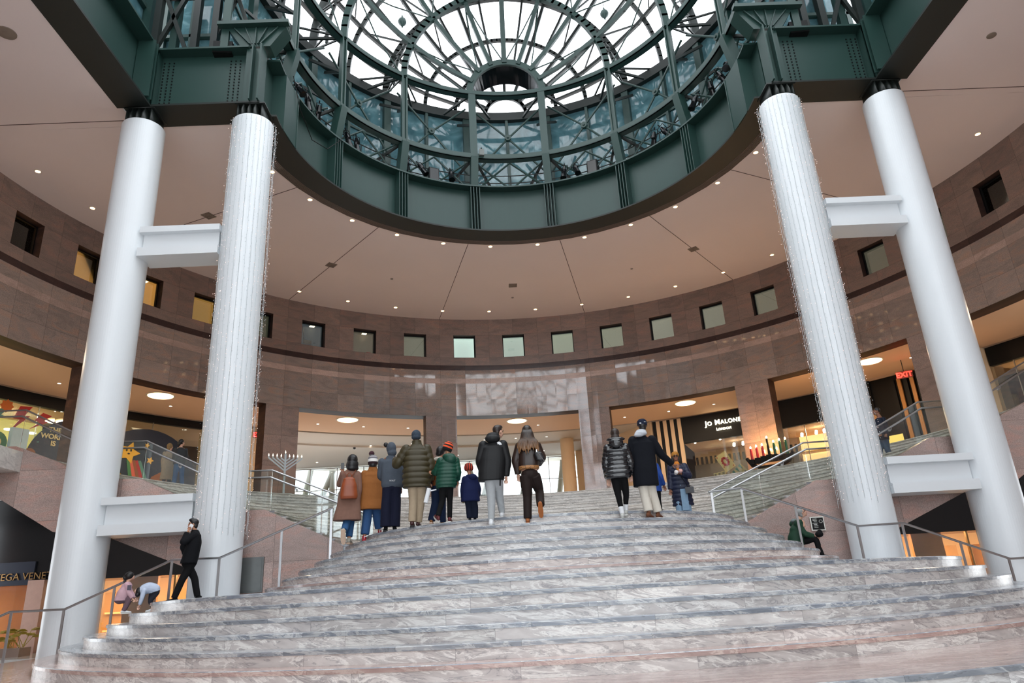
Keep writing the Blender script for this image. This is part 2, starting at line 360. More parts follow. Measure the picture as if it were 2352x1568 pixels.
# main ceiling: ring around the round opening, then the two side strips beside the vault
cm = MB(); sector(cm, [(8.0, ZC), (RW + 0.1, ZC), (RW + 0.1, ZC + 0.25), (8.0, ZC + 0.25)], -90.6, 90.6, 120)
for s in (-1, 1): cm.box((s * 14.05, -15.7, ZC + 0.125), (5.5, 31.1, 0.25))
for a in (-39.3, -13.1, 13.1, 39.3, 65.5, -65.5):   # shadow joints between ceiling panels
    p, q = RP(8.3, a, ZC - 0.004), RP(RW - 0.02, a, ZC - 0.004); cm.bar(p, q, 0.022, 0.008, mi=1)
for s in (-1, 1): cm.bar((s * 11.3, -0.42, ZC - 0.004), (s * 16.6, -0.42, ZC - 0.004), 0.022, 0.008, mi=1)
struct(cm.build('ceiling', [M['ceil'], plain('ceiling_joint_shadow_gap', '#5a463f', 0.9)]))
tm = MB()
for k in range(6): sector(tm, [(8.01 + k * 0.055, ZC - 0.03), (8.035 + k * 0.055, ZC - 0.03), (8.035 + k * 0.055, ZC + 0.02), (8.01 + k * 0.055, ZC + 0.02)], -90, 90, 22)
struct(tm.build('trim_1', plain('slot_diffuser_bronze', '#6b5b52', 0.5)))

fm = MB(); fm.add([(-RW - 0.7, -31, 0), (RW + 0.7, -31, 0), (RW + 0.7, 0.1, 0), (-RW - 0.7, 0.1, 0)], [(0, 1, 2, 3)], 0, [[(0, 0), (33, 0), (33, 31), (0, 31)]])
fm.box((0, -15.5, -0.15), (2 * RW + 1.4, 31.2, 0.28))
struct(fm.build('floor', M['floor']))
pf = MB()
for s in (-1, 1): pf.box((s * 12.6, 3.6, 0.4), (8.8, 7.2, 0.8))
struct(pf.build('floor_passage', M['floor']))
uf = MB(); sector(uf, [(12.95, ZU), (22.5, ZU), (22.5, ZU - 0.5), (12.95, ZU - 0.5)], -96, 96, 96)
sector(uf, [(22.5, ZU), (27.3, ZU), (27.3, ZU - 0.5), (22.5, ZU - 0.5)], 20.4, 104, 60); sector(uf, [(22.5, ZU), (27.3, ZU), (27.3, ZU - 0.5), (22.5, ZU - 0.5)], -104, -36.9, 60)
uf.box((0, 24.8, ZU - 0.25), (30, 7.0, 0.48))
struct(uf.build('floor_upper', M['floor']))
# corridor ceiling with its recessed groove, then the ceiling of the hall behind
cc = MB(); sector(cc, [(RW + 0.6, 10.1), (21.3, 10.1), (21.3, 10.4), (RW + 0.6, 10.4)], -96, 96, 96)
sector(cc, [(21.3, 10.22), (21.5, 10.22), (21.5, 10.4), (21.3, 10.4)], -96, 96, 96, 1)
sector(cc, [(21.5, 10.1), (27.3, 10.1), (27.3, 10.4), (21.5, 10.4)], 20.4, 104, 60); sector(cc, [(21.5, 10.1), (27.3, 10.1), (27.3, 10.4), (21.5, 10.4)], -104, -36.9, 60)
struct(cc.build('ceiling_corridor', [M['corr_ceil'], M['matte']]))
hc = MB(); sector(hc, [(21.5, 10.08), (24.2, 10.08), (24.2, 10.4), (21.5, 10.4)], -37, 21, 40)
sector(hc, [(24.2, 9.98), (32, 9.98), (32, 10.4), (24.2, 10.4)], -37, 24, 40)
struct(hc.build('ceiling_hall', M['hall_ceil']))

# ================================================================== stairs
def Hn(j): return ZL - (j - 1) * H
def Rn(j): return 4.416 + (j - 1) * 0.3304 + (1.7544 if j >= 8 else 0) + (1.15 if j >= 14 else 0)
lower = empty('lower_staircase', (0, -6, 0), label='wide lower flight of convex grey and pink marble steps spilling to the floor', cat='staircase')
upper = empty('upper_staircase', (0, 6, 0), label='concave upper flight of streaked grey marble steps rising to the round wall', cat='staircase')
def to_parent(o, par):
    o.parent = par; o.matrix_parent_inverse = Matrix.Translation(-par.location)
for j in range(1, 19):
    z = Hn(j); R = Rn(j); Ri = Rn(j - 1) - 0.1 if j > 1 else 0.02; n = 120
    mb = MB(); pk = j in (7, 13, 14)
    prof = [(Ri, z - 0.05), (Ri, z), (R - 0.009, z), (R, z - 0.008), (R, z - 0.05), (R - 0.022, z - 0.05), (R - 0.022, z - H), (Ri, z - H)]
    sector(mb, prof, 90, 270, n, mis=[0, 0, 2, 2 if j == 14 else 0, 1, 1, 1, 1], mi=1)
    if j == 1: sector(mb, [(0.02, z), (5.15, z), (5.15, z - 0.3), (0.02, z - 0.3)], -90, 90, 80, mis=[0, 1, 1, 1])
    o = mb.build('landing_disc' if j == 1 else 'step', [M['treadp'] if pk else M['tread'], M['riser'], M['tread']]); to_parent(o, lower)
UH = (ZU - ZL) / 18
for i in range(18):
    fl, k = divmod(i, 6); R0 = (5.1, 8.3, 11.4)[fl] + 0.3 * k; z = ZL + UH * (i + 1)
    R1 = R0 + 0.32 if k < 5 else (8.35, 11.45, 13.0)[fl]
    mb = MB(); sector(mb, [(R0, z), (R1, z), (R1, z - 0.25), (R0 + 0.02, z - 0.25), (R0 + 0.02, z - 0.035), (R0, z - 0.035)], -90, 90, 110, mis=[0, 1, 1, 1, 1, 1])
    o = mb.build('step', [M['utread'], M['ustep']]); to_parent(o, upper)
# granite cheek walls of the upper flight, and the black underside behind them
TOP = [(4.9, 2.9), (5.3, 3.12), (6.83, 3.86), (8.15, 3.88), (8.78, 4.22), (9.97, 4.78), (11.25, 4.8), (12.02, 5.29), (13.16, 5.75), (16.7, 5.78)]
BOT = [(16.7, 4.46), (13.33, 4.46), (11.9, 3.6), (10.55, 3.4), (9.05, 2.78), (8.62, 2.6), (8.3, 2.3), (8.3, 0.0), (4.9, 0.0)]
for s, nm in ((-1, 'left'), (1, 'right')):
    mb = MB(); mb.prism([(s * x, -0.03, z) for x, z in TOP + BOT], (0, 0.28, 0))
    o = mb.build('cheek_wall', M['grs']); tag(o, 'sloping pink granite cheek wall under the %s glass balustrade' % nm, 'wall')
    mb = MB()
    for (a, b) in zip(BOT[:6], BOT[1:7]): mb.prism([(s * a[0], 0.26, a[1]), (s * b[0], 0.26, b[1]), (s * b[0], 0.26, b[1] - 0.02), (s * a[0], 0.26, a[1] - 0.02)], (0, 6.5, 0))
    mb.box((s * 8.45, 3.3, 1.3), (0.1, 6.2, 2.9))
    o = mb.build('black_soffit', M['black']); to_parent(o, upper)

# ================================================================== columns, ties
WCOL = {}
for (x, nm) in ((-10.8, 'outer left'), (-7.68, 'inner left'), (7.68, 'inner right'), (10.8, 'outer right')):
    inner = abs(x) < 9; zb = Hn(8) if inner else Hn(14)
    c = empty('white_column', (x, -0.62, zb), label='tall white round column, %s of the four%s' % (nm, ', hung with light strings' if inner else ', bare'), cat='column', group='white columns carrying the round girder')
    MB().lathe((0, 0, 0), [(0.565, 0), (0.565, 14.68 - zb), (0.555, 14.7 - zb), (0.3, 14.7 - zb)], 64).build('shaft', M['white'], c, smooth=False)
    cp = MB(); zt = 14.7 - zb; zz = ZC - zb
    for k in (-2, -1, 0, 1, 2):
        w = 0.5 if abs(k) < 2 else 0.38; xk = k * 0.17
        cp.prism([(xk - 0.02, -w, zt - 0.05), (xk - 0.02, w, zt - 0.05), (xk - 0.02, w * 0.98, zt + 0.2), (xk - 0.02, 0.36, zz), (xk - 0.02, -0.36, zz), (xk - 0.02, -w * 0.98, zt + 0.2)], (0.04, 0, 0))
    cp.cyl((0, 0, zt - 0.06), 0.5, 0.03, 32); cp.box((0, 0, zz - 0.03), (0.85, 0.8, 0.05)); cp.cyl((0, 0, zt - 0.05), 0.22, 0.5, 24)
    cp.build('capital_bracket', M['greend'], c)
    for p in c.children[0].data.polygons: p.use_smooth = abs(p.normal.z) < 0.5
for s, sn in ((-1, 'left'), (1, 'right')):
    for z1, zn in ((4.2, 'lower'), (11.31, 'upper')):
        x0, x1 = s * 8.2, s * 10.3; mb = MB()
        o = empty('tie_beam', (s * 9.25, -0.62, z1 - 0.43), label='white %s tie beam between the two %s columns' % (zn, sn), cat='beam', group='white tie beams between the columns')
        MB().box((0, 0, 0.345), (2.1, 0.76, 0.17)).build('upper_flange', M['white'], o)
        MB().box((0, 0, 0.05), (2.0, 0.42, 0.5)).build('web', M['white'], o)
        MB().box((0, 0, -0.31), (2.1, 0.76, 0.24)).build('lower_flange', M['white'], o)
# ================================================================== green steel
M['teal'] = plain('teal_window_film', '#5f8a90', 0.12, noise=0.25, scale=0.8)
def teal_glass():
    m = bpy.data.materials.new('teal_glazing'); m.use_nodes = True; nt = m.node_tree; nt.nodes.clear()
    o = nt.nodes.new('ShaderNodeOutputMaterial'); d = nt.nodes.new('ShaderNodeBsdfDiffuse'); t = nt.nodes.new('ShaderNodeBsdfTranslucent'); g = nt.nodes.new('ShaderNodeBsdfGlossy')
    tc = nt.nodes.new('ShaderNodeTexCoord'); nz = nt.nodes.new('ShaderNodeTexNoise'); nz.inputs['Scale'].default_value = 0.9; nz.inputs['Detail'].default_value = 6; nz.inputs['Distortion'].default_value = 2.5
    nt.links.new(tc.outputs['Object'], nz.inputs['Vector'])
    c = ramp(nt, nz.outputs['Fac'], [(0.3, lin('#486c74')), (0.55, lin('#5d848c')), (0.68, lin('#7a9fa6'))])
    nt.links.new(c, d.inputs['Color']); nt.links.new(c, t.inputs['Color']); g.inputs['Roughness'].default_value = 0.05
    a = nt.nodes.new('ShaderNodeMixShader'); a.inputs[0].default_value = 0.16; b = nt.nodes.new('ShaderNodeMixShader'); b.inputs[0].default_value = 0.07
    nt.links.new(d.outputs[0], a.inputs[1]); nt.links.new(t.outputs[0], a.inputs[2]); nt.links.new(a.outputs[0], b.inputs[1]); nt.links.new(g.outputs[0], b.inputs[2]); nt.links.new(b.outputs[0], o.inputs[0])
    return m
M['tealg'] = teal_glass()
G1 = 17.22
def lab(o, l, c, g=None): return tag(o, l, c, g)
rg = empty('ring_girder', (0, 7.5, ZC), label='deep curved dark green steel girder around the round ceiling opening', cat='girder')
mb = MB(); sector(mb, [(7.53, ZC + 0.04), (7.57, ZC + 0.04), (7.57, G1), (7.53, G1)], -93, 93, 124); to_parent(mb.build('web', M['green']), rg)
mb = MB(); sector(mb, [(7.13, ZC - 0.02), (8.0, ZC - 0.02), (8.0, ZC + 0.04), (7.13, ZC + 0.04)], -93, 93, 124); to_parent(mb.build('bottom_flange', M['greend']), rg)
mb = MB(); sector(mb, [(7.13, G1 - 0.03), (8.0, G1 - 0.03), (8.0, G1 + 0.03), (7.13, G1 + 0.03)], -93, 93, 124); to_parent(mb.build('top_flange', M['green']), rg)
for a in (-60, -36, -12, 12, 36, 60):
    for k in (-1.5, -0.5, 0.5, 1.5):
        aa = a + k * 0.95; p, q = RP(7.16, aa, (ZC + G1) / 2), RP(7.55, aa, (ZC + G1) / 2)
        mb = MB().bar(p, q, 0.03, G1 - ZC - 0.06); to_parent(mb.build('stiffener', M['green']), rg)
for a in (-84, 84):   # broad end piers above the inner columns
    mb = MB(); t = RP(7.3, a, 0); n = Vector((math.cos(rad(a)), -math.sin(rad(a)), 0))
    mb.bar(RP(7.15, a - 4, ZC + 1.0), RP(7.15, a + 4, ZC + 1.0), 0.06, 2.0); mb.bar(RP(7.15, a, ZC + 1), RP(7.5, a, ZC + 1), 0.05, 2.0)
    for k in (-4, 4): mb.bar(RP(7.1, a + k, ZC + 1), RP(7.55, a + k, ZC + 1), 0.05, 2.0)
    to_parent(mb.build('end_pier', M['green']), rg)

for s, sn in ((-1, 'left'), (1, 'right')):
    # short box girder from inner to outer column
    g = empty('cross_girder', (s * 9.3, -0.62, ZC), label='riveted green steel girder bridging the two %s columns' % sn, cat='girder', group='short riveted girders')
    L = 2.9
    MB().box((0, -0.05, 1.0), (L, 0.05, 1.96)).build('web', M['green'], g)
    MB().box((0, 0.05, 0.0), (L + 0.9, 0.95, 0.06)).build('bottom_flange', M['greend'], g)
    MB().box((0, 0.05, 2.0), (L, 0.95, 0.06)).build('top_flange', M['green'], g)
    bl = MB()
    for cx_ in (-1.12, -0.98, -0.84, 0.84, 0.98, 1.12):
        for kz in range(15): bl.lathe((cx_, -0.085, 0), [(0.0, 0)], 3) if False else bl.box((cx_, -0.085, 0.22 + kz * 0.11), (0.035, 0.025, 0.035))
    bl = bl.build('bolt_rows', M['matte'], g); bl['kind'] = 'stuff'
    MB().box((-s * 1.62, -0.3, 1.0), (0.5, 0.05, 1.96)).box((-s * 1.62, -0.42, 1.0), (0.04, 0.24, 1.96)).box((-s * 1.86, -0.3, 1.0), (0.05, 0.5, 1.96)).build('pier_plate', M['green'], g)
    MB().box((s * 1.48, -0.2, 1.0), (0.3, 0.05, 1.96)).box((s * 1.3, -0.28, 1.0), (0.04, 0.24, 1.96)).box((s * 1.2, -0.22, 1.0), (0.03, 0.24, 1.96)).build('end_plate', M['green'], g)
    kn = MB()
    kn.prism([(-s * 1.2, -0.35, 2.04), (-s * 2.05, -0.35, 2.04), (-s * 2.5, -0.35, 2.75), (-s * 0.75, -0.35, 2.75)], (0, 0.5, 0))
    for k in (-0.5, -0.25, 0, 0.25, 0.5): kn.bar((-s * 1.62 + k * 0.3, -0.38, 2.1), (-s * 1.62 + k * 1.3, -0.38, 2.7), 0.03, 0.08, up=(0, 1, 0))
    kn.bar((-s * 0.5, -0.45, 2.8), (-s * 2.6, -0.45, 2.8), 0.2, 0.12)
    kn.build('gusset', M['green'], g)
    MB().box((s * 0.1, -0.05, 2.14), (0.95, 0.2, 0.24)).build('grille', plain('air_grille_' + sn, '#4c4a3e', 0.5), g)
    # long side girder running towards the big window
    g = empty('side_girder', (s * 10.95, -16, ZC), label='long dark green steel girder along the %s edge of the glass vault' % sn, cat='girder', group='long side girders')
    MB().box((0, 0, 1.05), (0.06, 30, 2.0)).build('web', M['green'], g)
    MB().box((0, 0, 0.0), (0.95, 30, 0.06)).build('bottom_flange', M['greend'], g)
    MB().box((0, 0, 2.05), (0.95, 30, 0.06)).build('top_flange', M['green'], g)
    for k in range(7): MB().box((-s * 0.25, -14 + k * 4.2, 1.05), (0.44, 0.04, 1.96)).build('stiffener', M['green'], g)
    st = MB(); st.box((-s * 0.3, 14.65, 1.05), (0.5, 0.04, 1.96)); st.box((-s * 0.3, 14.8, 1.05), (0.5, 0.04, 1.96)); st.build('end_stiffener', M['green'], g)

# ---- inner dome frame: posts, rings, arches about the y axis, purlins fanning from the small arch
RI = 7.12; ZB = 21.78; ZA = 18.6
df = empty('dome_frame', (0, 6, G1), label='green steel dome skeleton of posts, rings and arches under the glazing', cat='dome frame')
def P3(v): return Vector(v)
def polyl(mb, pts, w, h, upf=None):
    for a, b in zip(pts, pts[1:]):
        d = (b - a).normalized() * (w * 0.25); mb.bar(a - d, b + d, w, h, upf((a + b) / 2) if upf else (0, 0, 1))
for a in (-84, -60, -36, -12, 12, 36, 60, 84):
    mb = MB(); rd = RP(1, a, 0); big = abs(a) == 12
    w = 0.3 if big else 0.22
    p0, p1, p2 = RP(RI, a, ZA - 0.1), RP(RI, a, ZB), RP(RI + 0.28, a, G1 + 0.02)
    if big: mb.bar(p0, p1, w, 0.12, up=rd)
    else:
        for k in (-1, 1):
            t = Vector((math.cos(rad(a)), -math.sin(rad(a)), 0)) * 0.09 * k; mb.bar(p0 + t, p1 + t, 0.07, 0.14, up=rd)
        mb.bar(p0, p1, 0.1, 0.03, up=rd)
    mb.bar(p2, RP(RI, a, ZA - 0.05), 0.3, 0.34, up=rd)
    to_parent(mb.build('post', M['green']), df)
for z, h, nm in ((ZA, 0.22, 'lower_ring'), (ZB, 0.2, 'upper_ring')):
    mb = MB()
    sector(mb, [(RI - 0.06, z - h / 2), (RI + 0.0, z - h / 2), (RI + 0.0, z + h / 2), (RI - 0.06, z + h / 2)], -95, 95, 96)
    sector(mb, [(RI - 0.06, z - h / 2), (RI + 0.26, z - h / 2), (RI + 0.26, z - h / 2 + 0.03), (RI - 0.06, z - h / 2 + 0.03)], -95, 95, 96)
    to_parent(mb.build(nm, M['green']), df)
def arch_pt(Rs, th, t, zc=ZB):    # th: polar angle from +y, t: 0..180 around
    return Vector((Rs * math.sin(rad(th)) * math.cos(rad(t)), Rs * math.cos(rad(th)), zc + Rs * math.sin(rad(th)) * math.sin(rad(t))))
for th in (36, 60, 84):
    mb = MB(); n = 40
    polyl(mb, [arch_pt(RI, th, 180 * k / n) for k in range(n + 1)], 0.2, 0.24, lambda p: (p - Vector((0, p.y, ZB))))
    to_parent(mb.build('arch', M['green']), df)
mb = MB(); n = 36; th = 12.2
for k in range(n):   # broad flat plate arch
    a, b = 180 * k / n, 180 * (k + 1) / n; pts = []
    for (r, t) in ((1.42, a), (1.70, a), (1.70, b), (1.42, b)): pts.append(Vector((r * math.cos(rad(t)), 6.92, ZB + r * math.sin(rad(t)))))
    mb.prism(pts, (0, 0.16, 0))
to_parent(mb.build('small_arch', M['green']), df)
mb = MB(); n = 24
for k in range(n):   # glossy dark barrel behind the small arch
    a, b = rad(180 * k / n), rad(180 * (k + 1) / n)
    q = [(1.44 * math.cos(a), 7.0, ZB + 1.44 * math.sin(a)), (1.44 * math.cos(b), 7.0, ZB + 1.44 * math.sin(b)), (1.3 * math.cos(b), 7.75, ZB + 1.0 * math.sin(b) + 0.05), (1.3 * math.cos(a), 7.75, ZB + 1.0 * math.sin(a) + 0.05)]
    mb.prism(q, Vector((math.cos((a + b) / 2), 0, math.sin((a + b) / 2))) * 0.04)
to_parent(mb.build('dark_barrel', M['black']), df)
for k in range(1, 8):
    t = 22.5 * k; mb = MB()
    pts = [arch_pt(RI, 12.8 + (84 - 12.8) * i / 10, t) for i in range(11)]
    polyl(mb, pts, 0.17 if k != 4 else 0.2, 0.16, lambda p: (p - Vector((0, 0, ZB))))
    to_parent(mb.build('purlin', M['green']), df)
# thin diagonal rods between arches
for k in range(0, 8):
    for (t0, t1) in ((12.8, 36), (36, 60), (60, 84)):
        mb = MB(); a = arch_pt(RI + 0.1, t0, 22.5 * k + (22.5 if k % 2 else 0)); b = arch_pt(RI + 0.1, t1, 22.5 * k + (0 if k % 2 else 22.5)); m_ = (a + b) / 2; m_ = Vector((0, 0, ZB)) + (m_ - Vector((0, 0, ZB))).normalized() * (RI + 0.1)
        mb.tube([a, m_, b], 0.03, 6); to_parent(mb.build('tie_rod', M['green']), df)

# radial webs tying the inner arches to the outer hoops
for th in (36, 60, 84):
    for k in range(0, 9):
        t = 22.5 * k; a = arch_pt(RI, th, t); mb = MB()
        for (dt, dth) in ((-8, 0), (8, 0), (0, -9), (0, 9)): mb.bar(a, arch_pt(8.6, th + dth, min(180, max(0, t + dt)), 21.95), 0.055, 0.07)
        to_parent(mb.build('web_strut', M['greend']), df)
# ---- outer glazed drum and dome
RO = 8.75; ZG = 21.55; ZO = 21.95
gd = empty('glazed_drum', (0, 8, G1), label='teal tinted window band in a curved green frame above the ring girder', cat='window band')
AZ = [-96 + 12 * k for k in range(17)]
for a, b in zip(AZ, AZ[1:]):
    mb = MB(); sector(mb, [(RO, G1 + 0.1), (RO + 0.03, G1 + 0.1), (RO + 0.03, ZG), (RO, ZG)], a + 0.3, b - 0.3, 6)
    to_parent(mb.build('pane', M['tealg']), gd)
for a in AZ:
    w = 0.3 if (a / 12) % 2 else 0.12
    mb = MB().bar(RP(RO - 0.08, a, G1), RP(RO - 0.08, a, ZG + 0.2), w, 0.22, up=RP(1, a, 0)); to_parent(mb.build('mullion', M['green']), gd)
for (z0, z1, r0, m_, nm) in ((G1 - 0.1, G1 + 0.32, RO - 0.3, 'matte', 'sill_ring'), (ZG - 0.02, ZO - 0.02, RO - 0.22, 'greend', 'head_ring'), (19.55, 19.65, RO - 0.06, 'green', 'transom_ring')):
    mb = MB(); sector(mb, [(r0, z0), (RO + 0.25, z0), (RO + 0.25, z1), (r0, z1)], -96, 96, 96); to_parent(mb.build(nm, M[m_]), gd)
for a in (-72, -48, -24, 0, 24, 48, 72):      # crossed rods with a round hub in front of the drum windows
    xb = empty('cross_brace', (0, 0, 0)); xb.parent = gd; xb.matrix_parent_inverse = Matrix.Translation(-gd.location); zc = 20.15; rr = RO - 0.75
    mb = MB()
    for (da, z) in ((-11, 21.6), (11, 21.6), (-11, 18.3), (11, 18.3)): mb.tube([RP(rr, a, zc), RP(rr, a + da, z)], 0.045, 8)
    for (da, z) in ((-11, 17.35), (11, 17.35)): mb.tube([RP(rr - 0.3, a, 18.7), RP(rr - 0.3, a + da, z)], 0.04, 6); mb.tube([RP(rr - 0.3, a, 17.4), RP(rr - 0.3, a + da, 18.7)], 0.04, 6)
    mb.build('rods', M['green'], xb)
    p, q = RP(rr - 0.1, a, zc), RP(rr + 0.06, a, zc); MB().tube([p, q], 0.14, 16).tube([p - (q - p) * 0.3, p], 0.05, 10).build('hub', M['green'], xb)
for a in (-84, -60, -36, -12, 12, 36, 60, 84):  # struts tying posts back to the drum
    for da in (-7, 7):
        mb = MB(); mb.bar(RP(RI + 0.1, a, ZA), RP(RO - 0.3, a + da, ZA + 0.9), 0.08, 0.1); mb.bar(RP(RI + 0.1, a, ZA), RP(RO - 0.35, a + da, G1 + 0.5), 0.08, 0.1)
        mb.bar(RP(RI + 0.1, a, ZB), RP(RO - 0.3, a + da, ZG), 0.08, 0.1); mb.bar(RP(RI + 0.1, a, ZA + 1.6), RP(RO - 0.3, a + da * 0.4, ZG - 0.5), 0.08, 0.1)
        to_parent(mb.build('strut', M['greend']), df)
od = empty('glass_roof', (0, 6, ZO), label='domed glass roof on slender dark green glazing bars', cat='roof')
def od_pt(th, t): return arch_pt(RO, th, t, ZO)
for k in range(17):
    t = 11.25 * k; mb = MB(); th0 = 6 if k % 2 == 0 else 14
    polyl(mb, [od_pt(th0 + (96 - th0) * i / 9, t) for i in range(10)], 0.09 if k % 2 else 0.13, 0.16, lambda p: (p - Vector((0, 0, ZO))))
    to_parent(mb.build('glazing_bar', M['greend']), od)
for th in (6, 15, 24, 36, 48, 60, 72, 84, 96):
    n = 48; mb = MB(); big = th in (36, 60, 84); lo, hi = (0.12, 0.16) if not big else (0.16, 0.3)
    pts = [od_pt(th, 180 * k / n) for k in range(n + 1)]
    polyl(mb, pts, lo, hi, lambda p: (p - Vector((0, p.y, ZO))))
    if big:     # lattice rib: second chord and webbing
        pt2 = [arch_pt(RO - 0.75, th, 180 * k / n, ZO) for k in range(n + 1)]; polyl(mb, pt2, 0.1, 0.1, lambda p: (p - Vector((0, p.y, ZO))))
        for k in range(0, n, 2): mb.bar(pts[k], pt2[k + 1], 0.06, 0.06); mb.bar(pt2[k + 1], pts[k + 2], 0.06, 0.06)
    to_parent(mb.build('hoop', M['greend']), od)
# ---- vault over the hall in front: end frame, side windows and hoops
vf = empty('vault_frame', (0, -20, G1), label='green steel hoops and side windows of the long barrel vault', cat='vault frame')
RVt = 11.4
for k in range(7):
    y = -0.2 - 4.8 * k; mb = MB(); n = 32
    pts = [Vector((RVt * math.cos(PI * i / n), y, ZO + RVt * math.sin(PI * i / n))) for i in range(n + 1)]
    pt2 = [Vector(((RVt - 0.9) * math.cos(PI * i / n), y, ZO + (RVt - 0.9) * math.sin(PI * i / n))) for i in range(n + 1)]
    polyl(mb, pts, 0.22, 0.22, lambda p: (p - Vector((0, p.y, ZO)))); polyl(mb, pt2, 0.18, 0.18, lambda p: (p - Vector((0, p.y, ZO))))
    for i in range(0, n, 2): mb.bar(pts[i], pt2[i + 1], 0.09, 0.09); mb.bar(pt2[i + 1], pts[i + 2], 0.09, 0.09)
    for s in (-1, 1): mb.bar((s * (RVt - 0.9), y, G1 + 0.1), (s * (RVt - 0.9), y, ZO), 0.22, 0.22, up=(0, 1, 0)); mb.bar((s * RVt, y, G1 + 0.1), (s * RVt, y, ZO), 0.22, 0.22, up=(0, 1, 0))
    to_parent(mb.build('hoop', M['green']), vf)
for i in range(1, 16):
    a = PI * i / 16; mb = MB().bar((RVt * math.cos(a), -0.2, ZO + RVt * math.sin(a)), (RVt * math.cos(a), -29.2, ZO + RVt * math.sin(a)), 0.12, 0.2, up=(math.cos(a), 0, math.sin(a))); to_parent(mb.build('purlin', M['greend']), vf)
for s in (-1, 1):
    mb = MB(); x = s * 11.55
    for (z, h) in ((G1 + 0.15, 0.3), (19.6, 0.14), (ZO - 0.15, 0.35)): mb.box((x, -15.2, z), (0.2, 30.2, h))
    for k in range(15): mb.box((x, -0.2 - 2.0 * k, 19.6), (0.16, 0.12, 4.4))
    to_parent(mb.build('side_frame', M['green']), vf)
    mb = MB(); mb.box((x + s * 0.05, -15.2, 19.6), (0.03, 30, 4.2)); to_parent(mb.build('side_glazing', M['tealg']), vf)
    # end window beside the dome, seen above the short girder
    mb = MB(); yw = 0.95
    for z, h in ((G1 + 0.2, 0.5), (19.5, 0.12), (ZO - 0.1, 0.4)): mb.box((s * 10.1, yw, z), (3.0, 0.2, h))
    for x_ in (8.75, 9.5, 10.55, 11.5): mb.box((s * x_, yw, 19.6), (0.16, 0.2, 4.6))
    to_parent(mb.build('end_frame', M['green']), vf)
    mb = MB().box((s * 10.1, yw + 0.08, 19.6), (2.9, 0.03, 4.4)); to_parent(mb.build('end_glazing', M['tealg']), vf)
    mb = MB()
    for (x0, z0, x1, z1) in ((8.0, 18.0, 9.2, 21.6), (9.2, 18.0, 8.0, 21.6), (9.9, 17.4, 11.1, 20.6), (11.1, 17.4, 9.9, 20.6), (9.2, 19.8, 10.9, 19.8)): mb.bar((s * x0, -0.4, z0), (s * x1, -0.4, z1), 0.12, 0.12)
    for x_ in (9.15, 9.75, 10.95): mb.box((s * x_, -0.45, 19.5), (0.2, 0.2, 4.4))
    to_parent(mb.build('bracing', M['greend']), vf)
    n = 16; mb = MB()   # glazed lunette rim between dome and vault
    for i in range(n):
        a, b = rad(90 + s * (90 - 90 * i / n)), rad(90 + s * (90 - 90 * (i + 1) / n))
        mb.prism([(RO * math.cos(a), 0.0, ZO + RO * math.sin(a)), (RVt * math.cos(a), 0.0, ZO + RVt * math.sin(a)), (RVt * math.cos(b), 0, ZO + RVt * math.sin(b)), (RO * math.cos(b), 0, ZO + RO * math.sin(b))], (0, 0.05, 0))
    to_parent(mb.build('lunette', M['tealg']), vf)
# ================================================================== facade behind the viewer
fw = empty('window_1', (0, -31.0, 0)); fw['kind'] = 'structure'
mb = MB(); yb = -31.05
for x in (-14.3, 14.3): mb.box((x * 1.07, yb, 11), (3.4, 0.5, 22))
n = 24
for i in range(n):
    a, b = PI * i / n, PI * (i + 1) / n
    mb.prism([(11.6 * math.cos(a), yb - 0.2, 21.9 + 11.6 * math.sin(a)), (17 * math.cos(a), yb - 0.2, 21.9 + 17 * math.sin(a)), (17 * math.cos(b), yb - 0.2, 21.9 + 17 * math.sin(b)), (11.6 * math.cos(b), yb - 0.2, 21.9 + 11.6 * math.sin(b))], (0, 0.4, 0))
struct(mb.build('window_frame', M['greend'], None)); 
o = bpy.data.objects['window_frame']; o.name = 'wall_front'
mb = MB()
for k in range(-6, 7): mb.box((k * 2.1, yb, 11), (0.16 if k % 2 else 0.34, 0.3, 22))
for z in (3, 5.5, 8, 10.5, 13, 15.5, 18, 20.5, 21.9): mb.box((0, yb, z), (27, 0.25, 0.14))
for k in range(13):
    a = PI * k / 12; mb.bar((0, yb, 21.9), (11.6 * math.cos(a), yb, 21.9 + 11.6 * math.sin(a)), 0.2, 0.3, up=(0, 1, 0))
for R in (3, 6, 9, 11.5):
    for i in range(n): a, b = PI * i / n, PI * (i + 1) / n; mb.bar((R * math.cos(a), yb, 21.9 + R * math.sin(a)), (R * math.cos(b), yb, 21.9 + R * math.sin(b)), 0.2, 0.2, up=(0, 1, 0))
for s in (-1, 1):
    for k in range(7): mb.bar((s * (2 + k * 1.4), yb + 0.6, 3 + k * 2), (s * (4.5 + k * 1.1), yb + 0.6, 8 + k * 2.2), 0.35, 0.35)
    mb.tube([(s * 9.5, yb + 1, 0), (s * 8.2, yb + 1, 8), (s * 6.0, yb + 1, 15), (s * 2.0, yb + 1, 20), (0, yb + 1, 21.2)], 0.55, 8)
mb.build('mullions', M['greend'], fw).location = (0, 31.0, 0)

